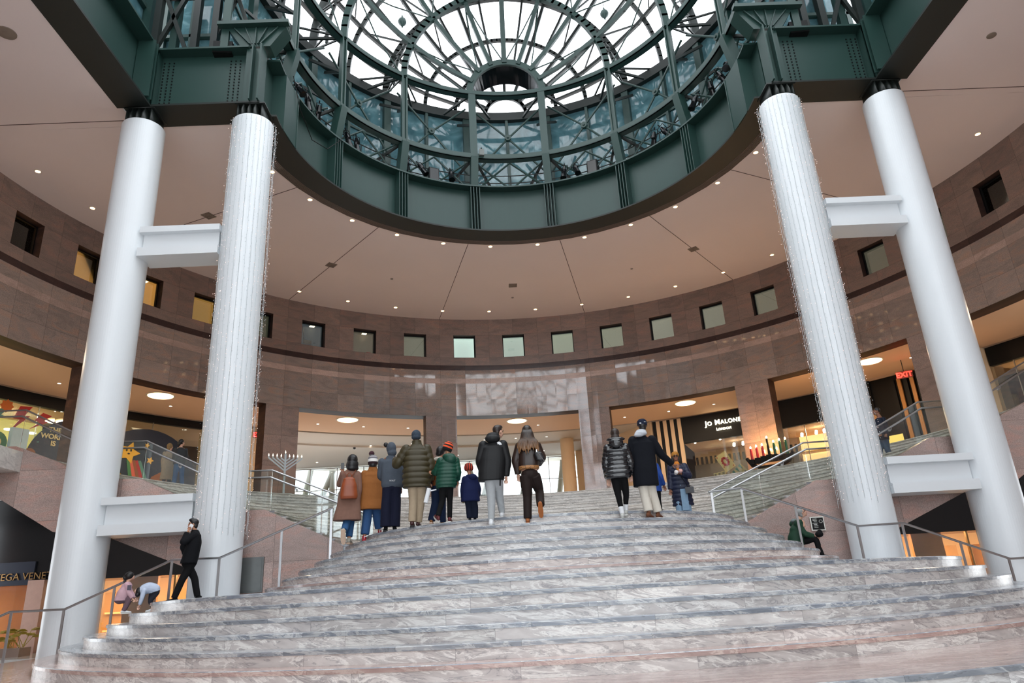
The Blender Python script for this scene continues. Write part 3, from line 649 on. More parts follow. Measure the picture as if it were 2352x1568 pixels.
# ================================================================== upper wall windows
WC = {-9: ('#b5793a', 0.75), -8: ('#a8763a', 0.7), -7: ('#a4753a', 0.65), -6: ('#8f6a35', 0.55), -5: ('#5d5a49', 0.22), -4: ('#5c6064', 0.25), -3: ('#6a6054', 0.3), -2: ('#7d786a', 0.35), -1: ('#b8c2ba', 0.6), 0: ('#aab0a6', 0.5),
      1: ('#989888', 0.45), 2: ('#8e8a7a', 0.42), 3: ('#8f8a7c', 0.42), 4: ('#868072', 0.4), 5: ('#7c7465', 0.36), 6: ('#6f685a', 0.3), 7: ('#6d6657', 0.28), 8: ('#5f594c', 0.22), 9: ('#5a5347', 0.2)}
for k in range(-9, 10):
    a = k * DW; col, st = WC[k]; c = RP(RW + 0.32, a, 13.715)
    w = empty('window_%d' % (k + 11), c, -rad(a)); w['kind'] = 'structure'; wd_ = 1.14; hh = 1.21
    fr = MB()
    for x in (-1, 1): fr.box((x * (wd_ / 2 - 0.02), 0, 0), (0.05, 0.1, hh))
    for z in (-1, 1): fr.box((0, 0, z * (hh / 2 - 0.02)), (wd_, 0.1, 0.05))
    fr.build('frame', M['greend'] if k == 99 else M['matte'], w)
    MB().box((0, 0, 0), (wd_ - 0.06, 0.012, hh - 0.06)).build('pane', M['glass'], w)
    rm, nt, b = nmat('room_light_%d' % (k + 9)); b.inputs['Base Color'].default_value = lin(col); b.inputs['Roughness'].default_value = 0.8
    tc = nt.nodes.new('ShaderNodeTexCoord'); sp = nt.nodes.new('ShaderNodeSeparateXYZ'); nt.links.new(tc.outputs['Object'], sp.inputs[0])
    b.inputs['Emission Color'].default_value = lin(col); b.inputs['Emission Strength'].default_value = st
    bx = MB().box((0, 0.42, 0), (1.15, 0.04, 1.2)).box((-0.55, 0.22, 0), (0.02, 0.38, 1.18)).box((0.55, 0.22, 0), (0.02, 0.38, 1.18)).box((0, 0.22, 0.585), (1.1, 0.38, 0.02))
    bx.build('room_lining', rm, w)
    if k in (-9, -7, -3, -4): MB().box((0.1, 0.2, 0.565), (0.22, 0.16, 0.02)).build('room_lamp', emit('room_lamp_%d' % (k + 9), '#ffe0b0', 3.0), w)
    if k == -4: MB().box((-0.05, 0.38, -0.2), (0.42, 0.05, 0.2)).tube([(-0.3, 0.36, 0.58), (-0.2, 0.36, -0.3)], 0.015, 6).build('wall_screen', M['steel'], w)
    if k == -3: MB().box((0.35, 0.3, -0.45), (0.2, 0.1, 0.16)).build('red_box', plain('red_card', '#b0262a', 0.5), w)

# ================================================================== recessed ceiling lights
M['lamp'] = emit('warm_lamp_lens', '#ffcf95', 3.5); M['lampw'] = emit('cool_lamp_lens', '#fff1dc', 5.0); M['lampd'] = emit('disc_lamp_lens', '#ffd396', 4.0)
M['ring'] = plain('lamp_trim_ring', '#cdbfae', 0.4)
def copy_tree(src, loc=None, rz=None, parent=None, label=None, group=None):
    o = src.copy(); C.objects.link(o)
    if parent is not None: o.parent = parent
    if loc is not None: o.location = loc
    if rz is not None: o.rotation_euler = (0, 0, rz)
    if label: o['label'] = label
    if group: o['group'] = group
    for ch in CH.get(src.name, []):
        c = ch.copy(); C.objects.link(c); c.parent = o
        for g in CH.get(ch.name, []):
            d = g.copy(); C.objects.link(d); d.parent = c
    return o
CH = {}
def reg(o):
    for c in list(bpy.data.objects):
        if c.parent is not None: CH.setdefault(c.parent.name, [])
    CH[o.name] = [c for c in bpy.data.objects if c.parent == o]
    for c in CH[o.name]: CH[c.name] = [g for g in bpy.data.objects if g.parent == c]
def lamp_proto(r, lens, label, group, name='recessed_downlight'):
    o = empty(name, (0, 0, 0), label=label, cat='ceiling light', group=group)
    MB().lathe((0, 0, 0), [(r * 0.78, 0.0), (r * 0.8, -0.012), (r, -0.008), (r, 0.01)], 20).build('trim_ring', M['ring'], o)
    MB().cyl((0, 0, -0.014), r * 0.76, 0.006, 20).build('lens', lens, o); reg(o); return o
first = None
for Rr, step, rng, lb, gp in ((8.49, 13.3, range(-6, 6), 'small warm downlight in the inner ring close to the round green girder', 'inner ring of ceiling downlights'),
                              (15.56, DW, range(-11, 11), 'small warm downlight in the outer ring of the pink ceiling near the wall', 'outer ring of ceiling downlights')):
    proto = lamp_proto(0.105, M['lamp'], lb, gp)
    for i, k in enumerate(rng):
        loc = RP(Rr, (k + 0.5) * step, ZC)
        if i == 0: proto.location = loc
        else: copy_tree(proto, loc)
proto = lamp_proto(0.075, M['lampw'], 'tiny white downlight in the tan corridor ceiling behind the wall openings', 'corridor downlights')
k0 = True
for k in range(-13, 14):
    if k in (-6, 6): continue
    loc = RP(19.58, k * 6.82 + 3.4, 10.1)
    if k0: proto.location = loc; k0 = False
    else: copy_tree(proto, loc)
proto = lamp_proto(0.075, M['lampw'], 'tiny white downlight in the pale hall ceiling beyond the corridor', 'hall downlights'); k0 = True
for y, z in ((22.6, 10.08), (26.3, 9.98)):
    for x in (-12.4, -10.4, -8.4, -6.0, -3.6, -1.8, 0.0, 1.8, 4.6):
        if math.hypot(x, y) < 24.2 and z < 10 : continue
        if k0: proto.location = (x, y, z); k0 = False
        else: copy_tree(proto, (x, y, z))
DN = ['behind the far left opening', 'behind the left opening between the two left columns', 'above the people in the left opening', 'in the centre opening', 'in the opening beside the perfume shop', 'beyond the inner right column', 'behind the far right opening']
for i, k in enumerate(range(-3, 4)):
    o = empty('disc_light', RP(18.3, k * 27.3, 10.1), label='large round glowing ceiling disc ' + DN[i], cat='ceiling light', group='large round corridor lights')
    MB().lathe((0, 0, 0), [(0.5, 0.0), (0.5, -0.03), (0.56, -0.02), (0.56, 0.0)], 40).build('rim', M['ring'], o)
    MB().lathe((0, 0, 0), [(0.49, -0.01), (0.47, -0.045), (0.2, -0.06), (0.0, -0.062)], 40).build('diffuser', M['lampd'], o)
    ld = bpy.data.lights.new('disc_glow', 'AREA'); ld.shape = 'DISK'; ld.size = 0.9; ld.energy = 85; ld.color = (1.0, 0.76, 0.52)
    lo = bpy.data.objects.new('disc_glow', ld); C.objects.link(lo); lo.parent = o; lo.location = (0, 0, -0.08)
    ld = bpy.data.lights.new('halo', 'POINT'); ld.energy = 7; ld.color = (1.0, 0.6, 0.25); ld.shadow_soft_size = 0.05
    for dx in ():
        pass

# grilles, speakers and sensors in the ceiling
VL = {(-7.8, 9.5): 'left of centre', (7.8, 9.5): 'right of centre', (0, 12.44): 'at the centre', (-11.24, 5.07): 'behind the inner left column'}
for (x, y), w in VL.items():
    o = empty('ceiling_grille', (x, y, ZC - 0.01), -math.atan2(x, y), label='small square air grille in the pink ceiling %s' % w, cat='grille', group='square ceiling grilles')
    f = MB(); 
    for t in (-1, 1): f.box((t * 0.17, 0, 0), (0.04, 0.38, 0.02)); f.box((0, t * 0.17, 0), (0.38, 0.04, 0.02))
    gm = M.setdefault('grille', plain('grille_bronze', '#87776a', 0.5)); f.build('frame', gm, o)
    f = MB()
    for t in range(6): f.box((0, -0.12 + t * 0.05, 0), (0.32, 0.025, 0.014))
    f.build('slats', gm, o)
SL = [((-12.63, -3.88), 0.22, 'beyond the long left girder'), ((0.0, 13.88), 0.06, 'in front of the centre windows'), ((-5.47, 11.14), 0.06, 'left of the middle grille'), ((5.4, 11.2), 0.06, 'right of the middle grille'), ((12.9, -2.6), 0.12, 'beyond the long right girder')]
for (p, r, w) in SL:
    o = MB().lathe((p[0], p[1], ZC - 0.03), [(r * 0.5, 0), (r, 0.01), (r, 0.03)], 24).build('ceiling_sensor' if r < 0.2 else 'ceiling_speaker', M['grille']); tag(o, 'small round ceiling fitting %s' % w, 'fitting')

# ================================================================== balustrades and handrails
GLP = [(4.2, 3.75), (6.75, 4.84), (8.15, 4.86), (9.97, 5.75), (11.25, 5.77), (13.16, 6.72), (16.5, 6.76)]
def topz(x):
    for (a, b) in zip(TOP, TOP[1:]):
        if a[0] <= x <= b[0]: return a[1] + (b[1] - a[1]) * (x - a[0]) / (b[0] - a[0])
    return ZL
for s, sn in ((-1, 'left'), (1, 'right')):
    o = empty('glass_balustrade', (s * 10, 0.1, 4), label='glass balustrade with steel rails climbing the %s side of the upper flight' % sn, cat='balustrade', group='glass balustrades')
    iv = Matrix.Translation(-o.location)
    segs = []
    for (a, b) in zip(GLP, GLP[1:]):
        m_ = max(1, round((b[0] - a[0]) / 1.7))
        for i in range(m_): segs.append(((a[0] + (b[0] - a[0]) * i / m_, a[1] + (b[1] - a[1]) * i / m_), (a[0] + (b[0] - a[0]) * (i + 1) / m_, a[1] + (b[1] - a[1]) * (i + 1) / m_)))
    for a, b in segs:
        g = 0.012; pts = [(s * (a[0] + g), 0.1, topz(a[0])), (s * (b[0] - g), 0.1, topz(b[0])), (s * (b[0] - g), 0.1, b[1]), (s * (a[0] + g), 0.1, a[1])]
        mb = MB().prism(pts, (0, 0.014, 0)); p = mb.build('glass_panel', M['glassb']); p.parent = o; p.matrix_parent_inverse = iv
    mb = MB().tube([(s * x, 0.107, z) for x, z in GLP], 0.022, 8); p = mb.build('cap_rail', M['steel']); p.parent = o; p.matrix_parent_inverse = iv
    mb = MB().tube([(s * (x + (-0.02 if i == 0 else 0)), 0.02 - 0.02, z - 0.19) for i, (x, z) in enumerate(GLP)], 0.024, 8); p = mb.build('handrail', M['steel']); p.parent = o; p.matrix_parent_inverse = iv
    for a, b in segs[::1]:
        x, z = (a[0] + b[0]) / 2, (a[1] + b[1]) / 2 - 0.19
        mb = MB().tube([(s * x, 0.0, z - 0.02), (s * x, 0.02, z - 0.07), (s * x, 0.1, z - 0.07)], 0.012, 6).tube([(s * x, 0.09, z - 0.07), (s * x, 0.125, z - 0.07)], 0.03, 10)
        p = mb.build('bracket', M['steel']); p.parent = o; p.matrix_parent_inverse = iv
    mb = MB().bar((s * 8.15, 0.1, 3.9), (s * 8.15, 0.1, 4.86), 0.02, 0.03); p = mb.build('post', M['steel']); p.parent = o; p.matrix_parent_inverse = iv
def stair_z(x, y):
    R = math.hypot(x, y)
    for j in range(1, 19):
        if R <= Rn(j): return Hn(j)
    return 0.0
LR = [(-4.84, 3.65), (-7.30, 2.69), (-8.34, 2.70), (-10.53, 1.80), (-11.69, 1.81), (-13.6, 1.05), (-14.2, 1.05)]
RR = [(3.70, 3.55), (4.44, 3.60), (6.97, 2.62), (8.01, 2.63), (10.21, 1.74), (11.5, 1.75), (13.3, 1.0), (14.0, 1.0)]
for path, px, sn in ((LR, (-4.88, -5.97, -7.31, -8.34, -9.52, -10.54, -11.65, -13.4), 'left'), (RR, (3.76, 4.46, 5.63, 6.95, 7.98, 9.19, 10.18, 11.5, 13.2), 'right')):
    o = empty('stair_handrail', (path[0][0], -1.4, 0), label='steel handrail on slim posts down the %s side of the lower steps' % sn, cat='handrail', group='steel stair handrails')
    iv = Matrix.Translation(-o.location)
    p = MB().tube([(x, -1.4, z) for x, z in path], 0.026, 10).build('rail', M['steel']); p.parent = o; p.matrix_parent_inverse = iv
    for x in px:
        z = None
        for a, b in zip(path, path[1:]):
            lo, hi = sorted((a[0], b[0]))
            if lo <= x <= hi: z = a[1] + (b[1] - a[1]) * (x - a[0]) / (b[0] - a[0])
        p = MB().box((x, -1.4, (z + stair_z(x, -1.4)) / 2), (0.05, 0.022, z - stair_z(x, -1.4))).build('post', M['steel']); p.parent = o; p.matrix_parent_inverse = iv
o = MB().box((-7.07, -0.06, 2.35), (0.62, 0.05, 0.8)).box((-7.07, -0.09, 2.35), (0.54, 0.02, 0.72)).build('access_panel', plain('grey_metal_panel', '#6e7170', 0.35, metal=0.6)); tag(o, 'grey metal panel low on the left cheek wall beside the inner left column', 'panel')

# ================================================================== light strings on the two inner columns
M['bulb'] = emit('tiny_pink_bulb', '#f2d9d2', 0.6); M['wire'] = plain('clear_wire', '#c3c9cb', 0.5)
random.seed(4)
for s, sn in ((-1, 'left'), (1, 'right')):
    cx_, cy_ = s * 7.68, -0.62; inward = 0 if s < 0 else 180
    for k in range(13):
        ph = rad(-90 + (s * -1) * (-44 + k * 13.5)) ; ph = rad(-90 - s * (-50 + k * 13.0))
        zb = 3.35 - 0.25 * random.random() + (0.2 if k < 3 else 0); rr = 0.585 + (0.05 if k > 9 else 0)
        o = empty('light_string', (cx_ + rr * math.cos(ph), cy_ + rr * math.sin(ph), zb), label='thin string of tiny lights hanging down the inner %s column' % sn, cat='string light', group='light strings on the inner %s column' % sn)
        pts = []; n = 60
        for i in range(n + 1): pts.append((0.004 * math.sin(i * 1.7 + k), 0.004 * math.cos(i * 1.3 + k), (14.66 - zb) * i / n))
        MB().tube(pts, 0.0045, 4, cap=False).build('wire', M['wire'], o)
        bm_ = MB(); nb = 110 if 2 < k < 10 else 230
        for i in range(nb):
            z = (14.66 - zb) * (i + 0.5) / nb; sp = 0.03 + (0.035 if k > 9 or k < 3 else 0); bm_.box((random.uniform(-sp, sp), random.uniform(-sp, sp), z), (0.009, 0.009, 0.014), mi=0 if random.random() < 0.3 else 1)
        b = bm_.build('bulbs', [M['bulb'], M['wire']], o); b['kind'] = 'stuff'

# ================================================================== things up in the steelwork
ml = empty('catwalk_rail', (0, 7.6, G1), label='thin maintenance rail curving along the top of the round girder', cat='railing')
mb = MB()
for z in (17.75, 18.1): mb.tube([RP(7.75, a, z) for a in frange(-90, 90, 72)], 0.022, 6)
to_parent(mb.build('rails', M['greend']), ml)
for a in range(-88, 89, 8): to_parent(MB().tube([RP(7.75, a, G1), RP(7.75, a, 18.1)], 0.022, 6).build('post', M['greend']), ml)
sp = empty('stage_light', (0, 0, 0), label='black theatre spotlight clamped to the catwalk rail above the round girder', cat='spotlight', group='theatre spotlights along the girder')
MB().tube([(0, 0, 0.1), (0, 0, -0.12), (0, 0.02, -0.2), (0, 0.03, -0.5)], [0.05, 0.12, 0.1, 0.13], 14).build('can', M['black'], sp)
MB().tube([(-0.15, 0, -0.1), (-0.15, 0, 0.16), (0.15, 0, 0.16), (0.15, 0, -0.1)], 0.015, 6).tube([(0, 0, 0.16), (0, 0, 0.26)], 0.025, 6).build('yoke', M['matte'], sp)
reg(sp); k0 = True
for a in (-82, -79, -75, -70, -65, -54, -50.5, -33, -29, -19, 17, 20.5, 47, 50, 63, 69, 73, 77, 81):
    loc = RP(7.6, a, 18.05 if abs(a) < 60 else 18.3)
    if k0: o = sp; o.location = loc; k0 = False
    else: o = copy_tree(sp, loc)
    o.rotation_euler = (rad(random.uniform(-35, 35)), rad(random.uniform(-30, 30)), -rad(a))
for a, sn in ((-24.5, 'left'), (26, 'right')):
    o = empty('loudspeaker', RP(7.7, a, 18.0), -rad(a), label='black box loudspeaker on the girder, %s of centre' % sn, cat='speaker')
    MB().box((0, 0, -0.25), (0.42, 0.35, 0.62)).build('cabinet', M['matte'], o); MB().box((0, -0.185, -0.25), (0.36, 0.02, 0.54)).build('grille', M['black'], o)
    MB().box((0, 0, 0.1), (0.1, 0.1, 0.1)).build('mount', M['steel'], o)
o = empty('junction_box', RP(7.0, -9.6, 18.72), rad(9.6), label='small grey box fixed to the lower dome ring', cat='box'); MB().box((0, 0, 0), (0.2, 0.14, 0.28)).build('housing', plain('grey_box_paint', '#6b6f6c', 0.4), o); MB().tube([(0, 0, 0.14), (0, 0, 0.24)], 0.03, 8).build('gland', M['matte'], o)
for s, sn, p in ((-1, 'left', (-4.02, 4.0, 22.87)), (1, 'right', (3.94, 4.0, 22.92))):
    o = empty('hoist_weight', p, label='round green hoist weight hanging on a cable, %s one' % sn, cat='weight', group='hanging hoist weights')
    MB().lathe((0, 0, 0), [(0.015, -0.3), (0.05, -0.2), (0.14, -0.1), (0.17, 0.0), (0.14, 0.1), (0.05, 0.18), (0.03, 0.3)], 16).build('ball', M['green'], o, smooth=True)
    MB().tube([(0, 0, 0.28), (0, 0, 4.0)], 0.012, 6).build('cable', M['matte'], o)
o = MB().tube([RP(7.1, -84, 17.6), RP(7.05, -80, 16.7), RP(7.05, -73, 16.1), RP(7.05, -66, 16.3), RP(7.08, -61, 17.0), RP(7.2, -58, 17.5)], 0.014, 6).build('loose_cable', M['matte']); tag(o, 'loose dark cable sagging across the left of the round girder', 'cable')
# ================================================================== shops and hall behind the round wall
def text(name, body, size, mat, parent=None, loc=(0, 0, 0), rot=(PI / 2, 0, 0), ext=0.012, align='CENTER', space=1.0, caps=None, bold=0.0):
    cu = bpy.data.curves.new(name, 'FONT'); cu.body = body; cu.size = size; cu.extrude = ext; cu.align_x = align; cu.space_character = space; cu.offset = bold
    if caps:
        cu.small_caps_scale = caps
        for i, ch in enumerate(body):
            if ch.islower(): cu.body_format[i].use_small_caps = True
    tmp = bpy.data.objects.new(name + '_curve', cu); C.objects.link(tmp); dg = bpy.context.evaluated_depsgraph_get()
    me = bpy.data.meshes.new_from_object(tmp.evaluated_get(dg)); bpy.data.objects.remove(tmp, do_unlink=True); bpy.data.curves.remove(cu)
    me.materials.clear(); me.materials.append(mat); o = link(name, me); o.location = loc; o.rotation_euler = rot
    if parent is not None: o.parent = parent
    return o
M['signlit'] = emit('lit_letters', '#fff3d2', 3.0); M['exitred'] = emit('exit_red', '#ff2a20', 2.6)
M['brass'] = plain('dull_brass', '#a9865a', 0.35, metal=0.9)
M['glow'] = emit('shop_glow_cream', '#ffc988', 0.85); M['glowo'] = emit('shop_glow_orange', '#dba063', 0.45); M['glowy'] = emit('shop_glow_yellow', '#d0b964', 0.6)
M['shopdark'] = plain('shop_dark_wall', '#1d1815', 0.5); M['wood'] = plain('warm_wood_panel', '#a8763f', 0.4, noise=0.1, scale=3)
M['cuts'] = {k: plain('cutout_' + k, c, 0.6, noise=0.04) for k, c in dict(red='#a81f20', orange='#c4672a', blue='#182438', lblue='#7fb3cf', purple='#4b1c50', green='#3f7a4a', yellow='#d9a62c', teal='#4f8276', white='#e5e0d2', black='#14130f', cream='#dcc68e', coral='#cf5a45', gold='#8a7426', brown='#8a4f26').items()}
K = M['cuts']
def shell(mb, r, a0, a1, z0, z1, t=0.06, n=12, mi=0): return sector(mb, [(r, z0), (r + t, z0), (r + t, z1), (r, z1)], a0, a1, n, mi)
def shopfront(name, a0, a1, label, zf=8.69, back=None, mull=(), fascia='matte', deep=3.5):
    o = empty(name, RP(21.5, (a0 + a1) / 2, ZU), label=label, cat='shopfront')
    to_parent(shell(MB(), 21.45, a0, a1, zf, 10.08, 0.25).build('fascia', M[fascia]), o)
    to_parent(shell(MB(), 21.5, a0, a1, ZU + 0.02, zf, 0.015).build('shop_window', M['glass']), o)
    for a in mull: to_parent(MB().box(RP(21.52, a, (ZU + zf) / 2), (0.03, 0.05, zf - ZU), Matrix.Rotation(-rad(a), 3, 'Z')).build('mullion', M['steel']), o)
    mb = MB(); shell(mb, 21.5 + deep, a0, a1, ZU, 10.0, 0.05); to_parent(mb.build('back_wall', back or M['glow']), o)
    mb = MB(); sector(mb, [(21.7, zf + 0.05), (21.5 + deep, zf + 0.05), (21.5 + deep, zf + 0.1), (21.7, zf + 0.1)], a0, a1, 10); to_parent(mb.build('shop_ceiling', M['corr_ceil']), o)
    return o
def shop_light(o, a, r, z, e, col=(1, 0.75, 0.45)):
    ld = bpy.data.lights.new('shop_lamp', 'AREA'); ld.size = 1.6; ld.energy = e; ld.color = col; lo = bpy.data.objects.new('shop_lamp', ld); C.objects.link(lo); lo.location = RP(r, a, z); lo.parent = o; lo.matrix_parent_inverse = Matrix.Translation(-o.location)
# --- perfume shop (az 24.5-36.5)
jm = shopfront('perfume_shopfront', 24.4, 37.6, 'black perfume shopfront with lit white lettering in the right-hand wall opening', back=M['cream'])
dk = MB()
for k in range(22): dk.box(RP(24.6, 24.8 + k * 0.6, 7.0), (0.12, 0.1, 2.7), Matrix.Rotation(-rad(24.8 + k * 0.6), 3, 'Z'))
to_parent(dk.build('dark_slats', M['shopdark']), jm)
mb = MB(); shell(mb, 24.4, 24.4, 37.6, ZU, 7.9, 0.03); to_parent(mb.build('dark_dado', plain('grey_brown_panel', '#4a4038', 0.5)), jm)
t = text('shop_name', 'Jo Malone', 0.37, M['signlit'], None, RP(21.36, 30.45, 9.42), (PI / 2, 0, -rad(30.45)), 0.02, space=1.12, caps=0.8, bold=0.006); to_parent(t, jm)
t = text('shop_city', 'London', 0.2, M['signlit'], None, RP(21.36, 30.45, 9.1), (PI / 2, 0, -rad(30.45)), 0.02, space=1.1, caps=0.8, bold=0.004); to_parent(t, jm)
shop_light(jm, 29, 22.8, 8.6, 60)
for i, a in enumerate((26.0, 29.5, 33.0)):
    mb = MB().lathe(RP(21.75, a, 8.66), [(0.05, 0.0), (0.06, 0.03)], 12); to_parent(mb.build('soffit_lamp', M['lampw']), jm)
for a in (30.6, 31.8, 33.6):
    mb = MB().tube([RP(23, a, 8.6), RP(22.9, a, 8.45)], 0.07, 10); to_parent(mb.build('track_lamp', M['lampw']), jm)
mb = MB()
for k in range(4): mb.box(RP(21.48, 20.7 + k * 1.02, 7.8), (0.2, 0.12, 4.5), Matrix.Rotation(-rad(20.7 + k), 3, 'Z'), 0); mb.box(RP(21.48, 21.2 + k * 1.02, 7.8), (0.2, 0.16, 4.5), Matrix.Rotation(-rad(21.2 + k), 3, 'Z'), 1)
o = mb.build('striped_screen', [M['matte'], M['cream']]); tag(o, 'black and cream vertical striped screen left of the perfume shop', 'screen')
# window display: giant card, dominoes and a red bow
def frame_at(r, a, z): return Matrix.Translation(RP(r, a, z)) @ Matrix.Rotation(-rad(a), 4, 'Z')
def place(o, r, a, z, tilt=0.0): o.matrix_world = frame_at(r, a, z) @ Matrix.Rotation(tilt, 4, 'Y'); return o
o = MB().box((0, 0, 0), (0.62, 0.05, 0.95)).build('playing_card', K['cream']); mb = MB()
for k in range(10): mb.ball((0.14 * math.cos(k * 0.63), -0.035, 0.2 * math.sin(k * 0.63)), (0.07, 0.012, 0.07), 8)
for p in ((-0.24, 0.4), (0.24, -0.4), (0.2, 0.1), (-0.22, -0.2)): mb.ball((p[0], -0.03, p[1]), (0.035, 0.01, 0.035), 6)
mb.build('printed_motif', K['red'], o); tag(o, 'giant cream playing card with red motif leaning in the perfume shop window', 'card'); place(o, 22.1, 29.55, 7.55, rad(-28)); 
dn = 0
for (a, z, w, h, lb) in ((28.05, 6.95, 0.2, 0.2, 'row of small cream letter tiles, left one'), (28.6, 6.97, 0.2, 0.2, 'row of small cream letter tiles, middle one'), (29.15, 7.0, 0.2, 0.2, 'row of small cream letter tiles, right one')):
    o = MB().box((0, 0, 0), (w, 0.06, h)).build('letter_tile', K['cream']); MB().box((0, -0.035, 0), (0.1, 0.01, 0.03)).box((0, -0.035, 0.05), (0.1, 0.01, 0.02)).box((-0.04, -0.035, 0), (0.02, 0.01, 0.12)).build('letter', K['black'], o); tag(o, lb + ' in the shop window', 'tile'); place(o, 22.0, a, z - 0.05)
for (a, z, w, h, cc, lb, tl) in ((27.9, 6.35, 1.0, 0.55, 'cream', 'cream backgammon board at the left of the window display', 12), (29.3, 6.45, 0.75, 0.75, 'cream', 'cream domino block in the middle of the window display', 5), (30.9, 6.75, 1.1, 0.6, 'cream', 'cream board with green triangles behind the red bow', -38)):
    o = MB().box((0, 0, 0), (w, 0.08, h)).build('game_board', K[cc]); mb = MB(); md = MB()
    for k in range(5):
        x = -w / 2 + w * (k + 0.5) / 5
        mb.prism([(x - w * 0.07, -0.05, h / 2), (x + w * 0.07, -0.05, h / 2), (x, -0.05, 0.02)], (0, 0.008, 0)); md.ball((x, -0.045, -h * 0.25 + (k % 2) * 0.1), (0.05, 0.012, 0.05), 8)
    mb.build('green_triangles', K['teal'], o); md.build('black_dots', K['black'], o); tag(o, lb, 'board'); place(o, 22.0, a, z, rad(tl))
o = empty('red_bow', RP(21.95, 31.7, 6.45), -rad(31.7), label='big red fabric bow at the foot of the perfume shop window', cat='bow')
MB().ball((-0.38, 0, 0.1), (0.42, 0.14, 0.28), 12).build('loop', K['red'], o); MB().ball((0.4, 0, 0.02), (0.42, 0.14, 0.26), 12).build('loop', K['red'], o); MB().ball((0, -0.08, 0.05), (0.12, 0.12, 0.14), 10).build('knot', K['red'], o)
MB().prism([(-0.05, -0.05, 0), (-0.6, -0.1, -0.5), (-0.35, -0.1, -0.62)], (0, 0.03, 0)).prism([(0.05, -0.05, 0), (0.55, -0.1, -0.5), (0.3, -0.1, -0.62)], (0, 0.03, 0)).build('tail', K['red'], o)
# --- bright shop behind the candles (az 37.6-50)
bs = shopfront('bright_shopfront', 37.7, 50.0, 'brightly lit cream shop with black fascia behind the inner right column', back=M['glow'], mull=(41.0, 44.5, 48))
for z in (6.3, 7.0, 7.75): mb = MB(); sector(mb, [(24.2, z), (24.8, z), (24.8, z + 0.06), (24.2, z + 0.06)], 38, 50, 8); to_parent(mb.build('shelf', M['wood']), bs)
shop_light(bs, 43, 23, 8.6, 110)
for a in (39.4, 41.2, 42.2): to_parent(MB().tube([RP(23, a, 8.55), RP(22.9, a, 8.4)], 0.07, 10).build('track_lamp', M['lampw']), bs)
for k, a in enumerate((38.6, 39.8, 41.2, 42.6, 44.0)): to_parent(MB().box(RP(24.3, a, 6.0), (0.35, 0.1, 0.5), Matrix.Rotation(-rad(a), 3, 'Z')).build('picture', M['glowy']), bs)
# --- east side: wood-lit doorway, stripes, cream wall
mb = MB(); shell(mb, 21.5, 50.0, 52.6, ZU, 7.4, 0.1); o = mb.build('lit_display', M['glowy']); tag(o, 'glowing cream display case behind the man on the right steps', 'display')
mb = MB()
for k in range(7): mb.box(RP(21.45, 52.8 + k * 0.75, 7.7), (0.16, 0.1, 4.3), Matrix.Rotation(-rad(52.8 + k * 0.75), 3, 'Z'), k % 2)
shell(mb, 21.6, 50, 58, ZU, 10.08, 0.05, mi=0)
o = mb.build('striped_screen', [M['matte'], M['wood']]); tag(o, 'dark and tan striped screen behind the right balustrade', 'screen')
struct(shell(MB(), 20.6, 57.6, 63.5, ZU, 10.1, 1.2).build('wall_corridor_right', M['cream']))
es = shopfront('dark_glass_shop', 63.6, 92, 'dark glazed shop with reflections at the far right of the upper floor', zf=9.3, back=M['shopdark'], mull=(66, 70, 75), deep=5)
for a, z in ((65.0, 8.6), (65.8, 8.1), (66.3, 7.4)): to_parent(MB().lathe(RP(23, a, z), [(0.2, 0), (0.22, 0.03)], 16).build('pendant_lamp', M['lampd']), es)
# --- left side: dark shop with mural, then yellow-lit shop with cut-outs
ls = shopfront('mural_shopfront', -58.6, -44.5, 'dark shop window with a night-sky mural behind the left balustrade', zf=9.75, back=M['shopdark'], mull=(-55.5, -50.5), deep=4, fascia='matte')
shop_light(ls, -52, 22.3, 9.4, 14)
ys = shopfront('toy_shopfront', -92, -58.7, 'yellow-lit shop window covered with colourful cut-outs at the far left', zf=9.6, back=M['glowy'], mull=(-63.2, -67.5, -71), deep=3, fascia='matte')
shop_light(ys, -65, 22.6, 9.4, 60, (1, 0.9, 0.6))
for k, (a, z) in enumerate(((-66.0, 9.0), (-63.4, 8.9), (-61.2, 8.9), (-68.2, 9.1))): to_parent(MB().lathe(RP(23.2, a, z), [(0.16, 0), (0.17, 0.03)], 16).build('shop_lamp_disc', M['lampw']), ys)
def flat(name, pts, r, a, z, mat, lb, cat, tilt=0, t=0.03, parent=None):
    mb = MB().prism([(x, 0, y) for x, y in pts], (0, t, 0)); o = mb.build(name, mat); o.matrix_world = frame_at(r, a, z) @ Matrix.Rotation(tilt, 4, 'Y')
    if parent is None: tag(o, lb, cat)
    return o
def circ_pts(r, n=20, sx=1, sy=1, cx=0, cy=0): return [(cx + sx * r * math.cos(2 * PI * k / n), cy + sy * r * math.sin(2 * PI * k / n)) for k in range(n)]
def star_pts(r, q=0.45, n=5, ph=0): return [((r if k % 2 == 0 else r * q) * math.sin(PI * k / n + ph), (r if k % 2 == 0 else r * q) * math.cos(PI * k / n + ph)) for k in range(2 * n)]
bolt = [(-0.1, 0.5), (0.35, 0.55), (0.1, 0.15), (0.32, 0.18), (-0.35, -0.55), (-0.05, -0.02), (-0.3, -0.02)]
flat('lightning_bolt', bolt, 21.4, -65.0, 8.95, K['red'], 'fat red lightning bolt cut-out in the yellow shop window', 'cut-out')
flat('lightning_bolt', [(x * 0.8, y * 0.8) for x, y in bolt], 21.4, -63.0, 8.95, K['red'], 'slimmer red lightning bolt cut-out right of the fat one', 'cut-out', 0.3)
flat('lightning_bolt', [(x * 0.5, y * 0.6) for x, y in bolt], 21.4, -67.2, 8.9, K['teal'], 'small teal lightning bolt cut-out at the left edge', 'cut-out', 0.2)
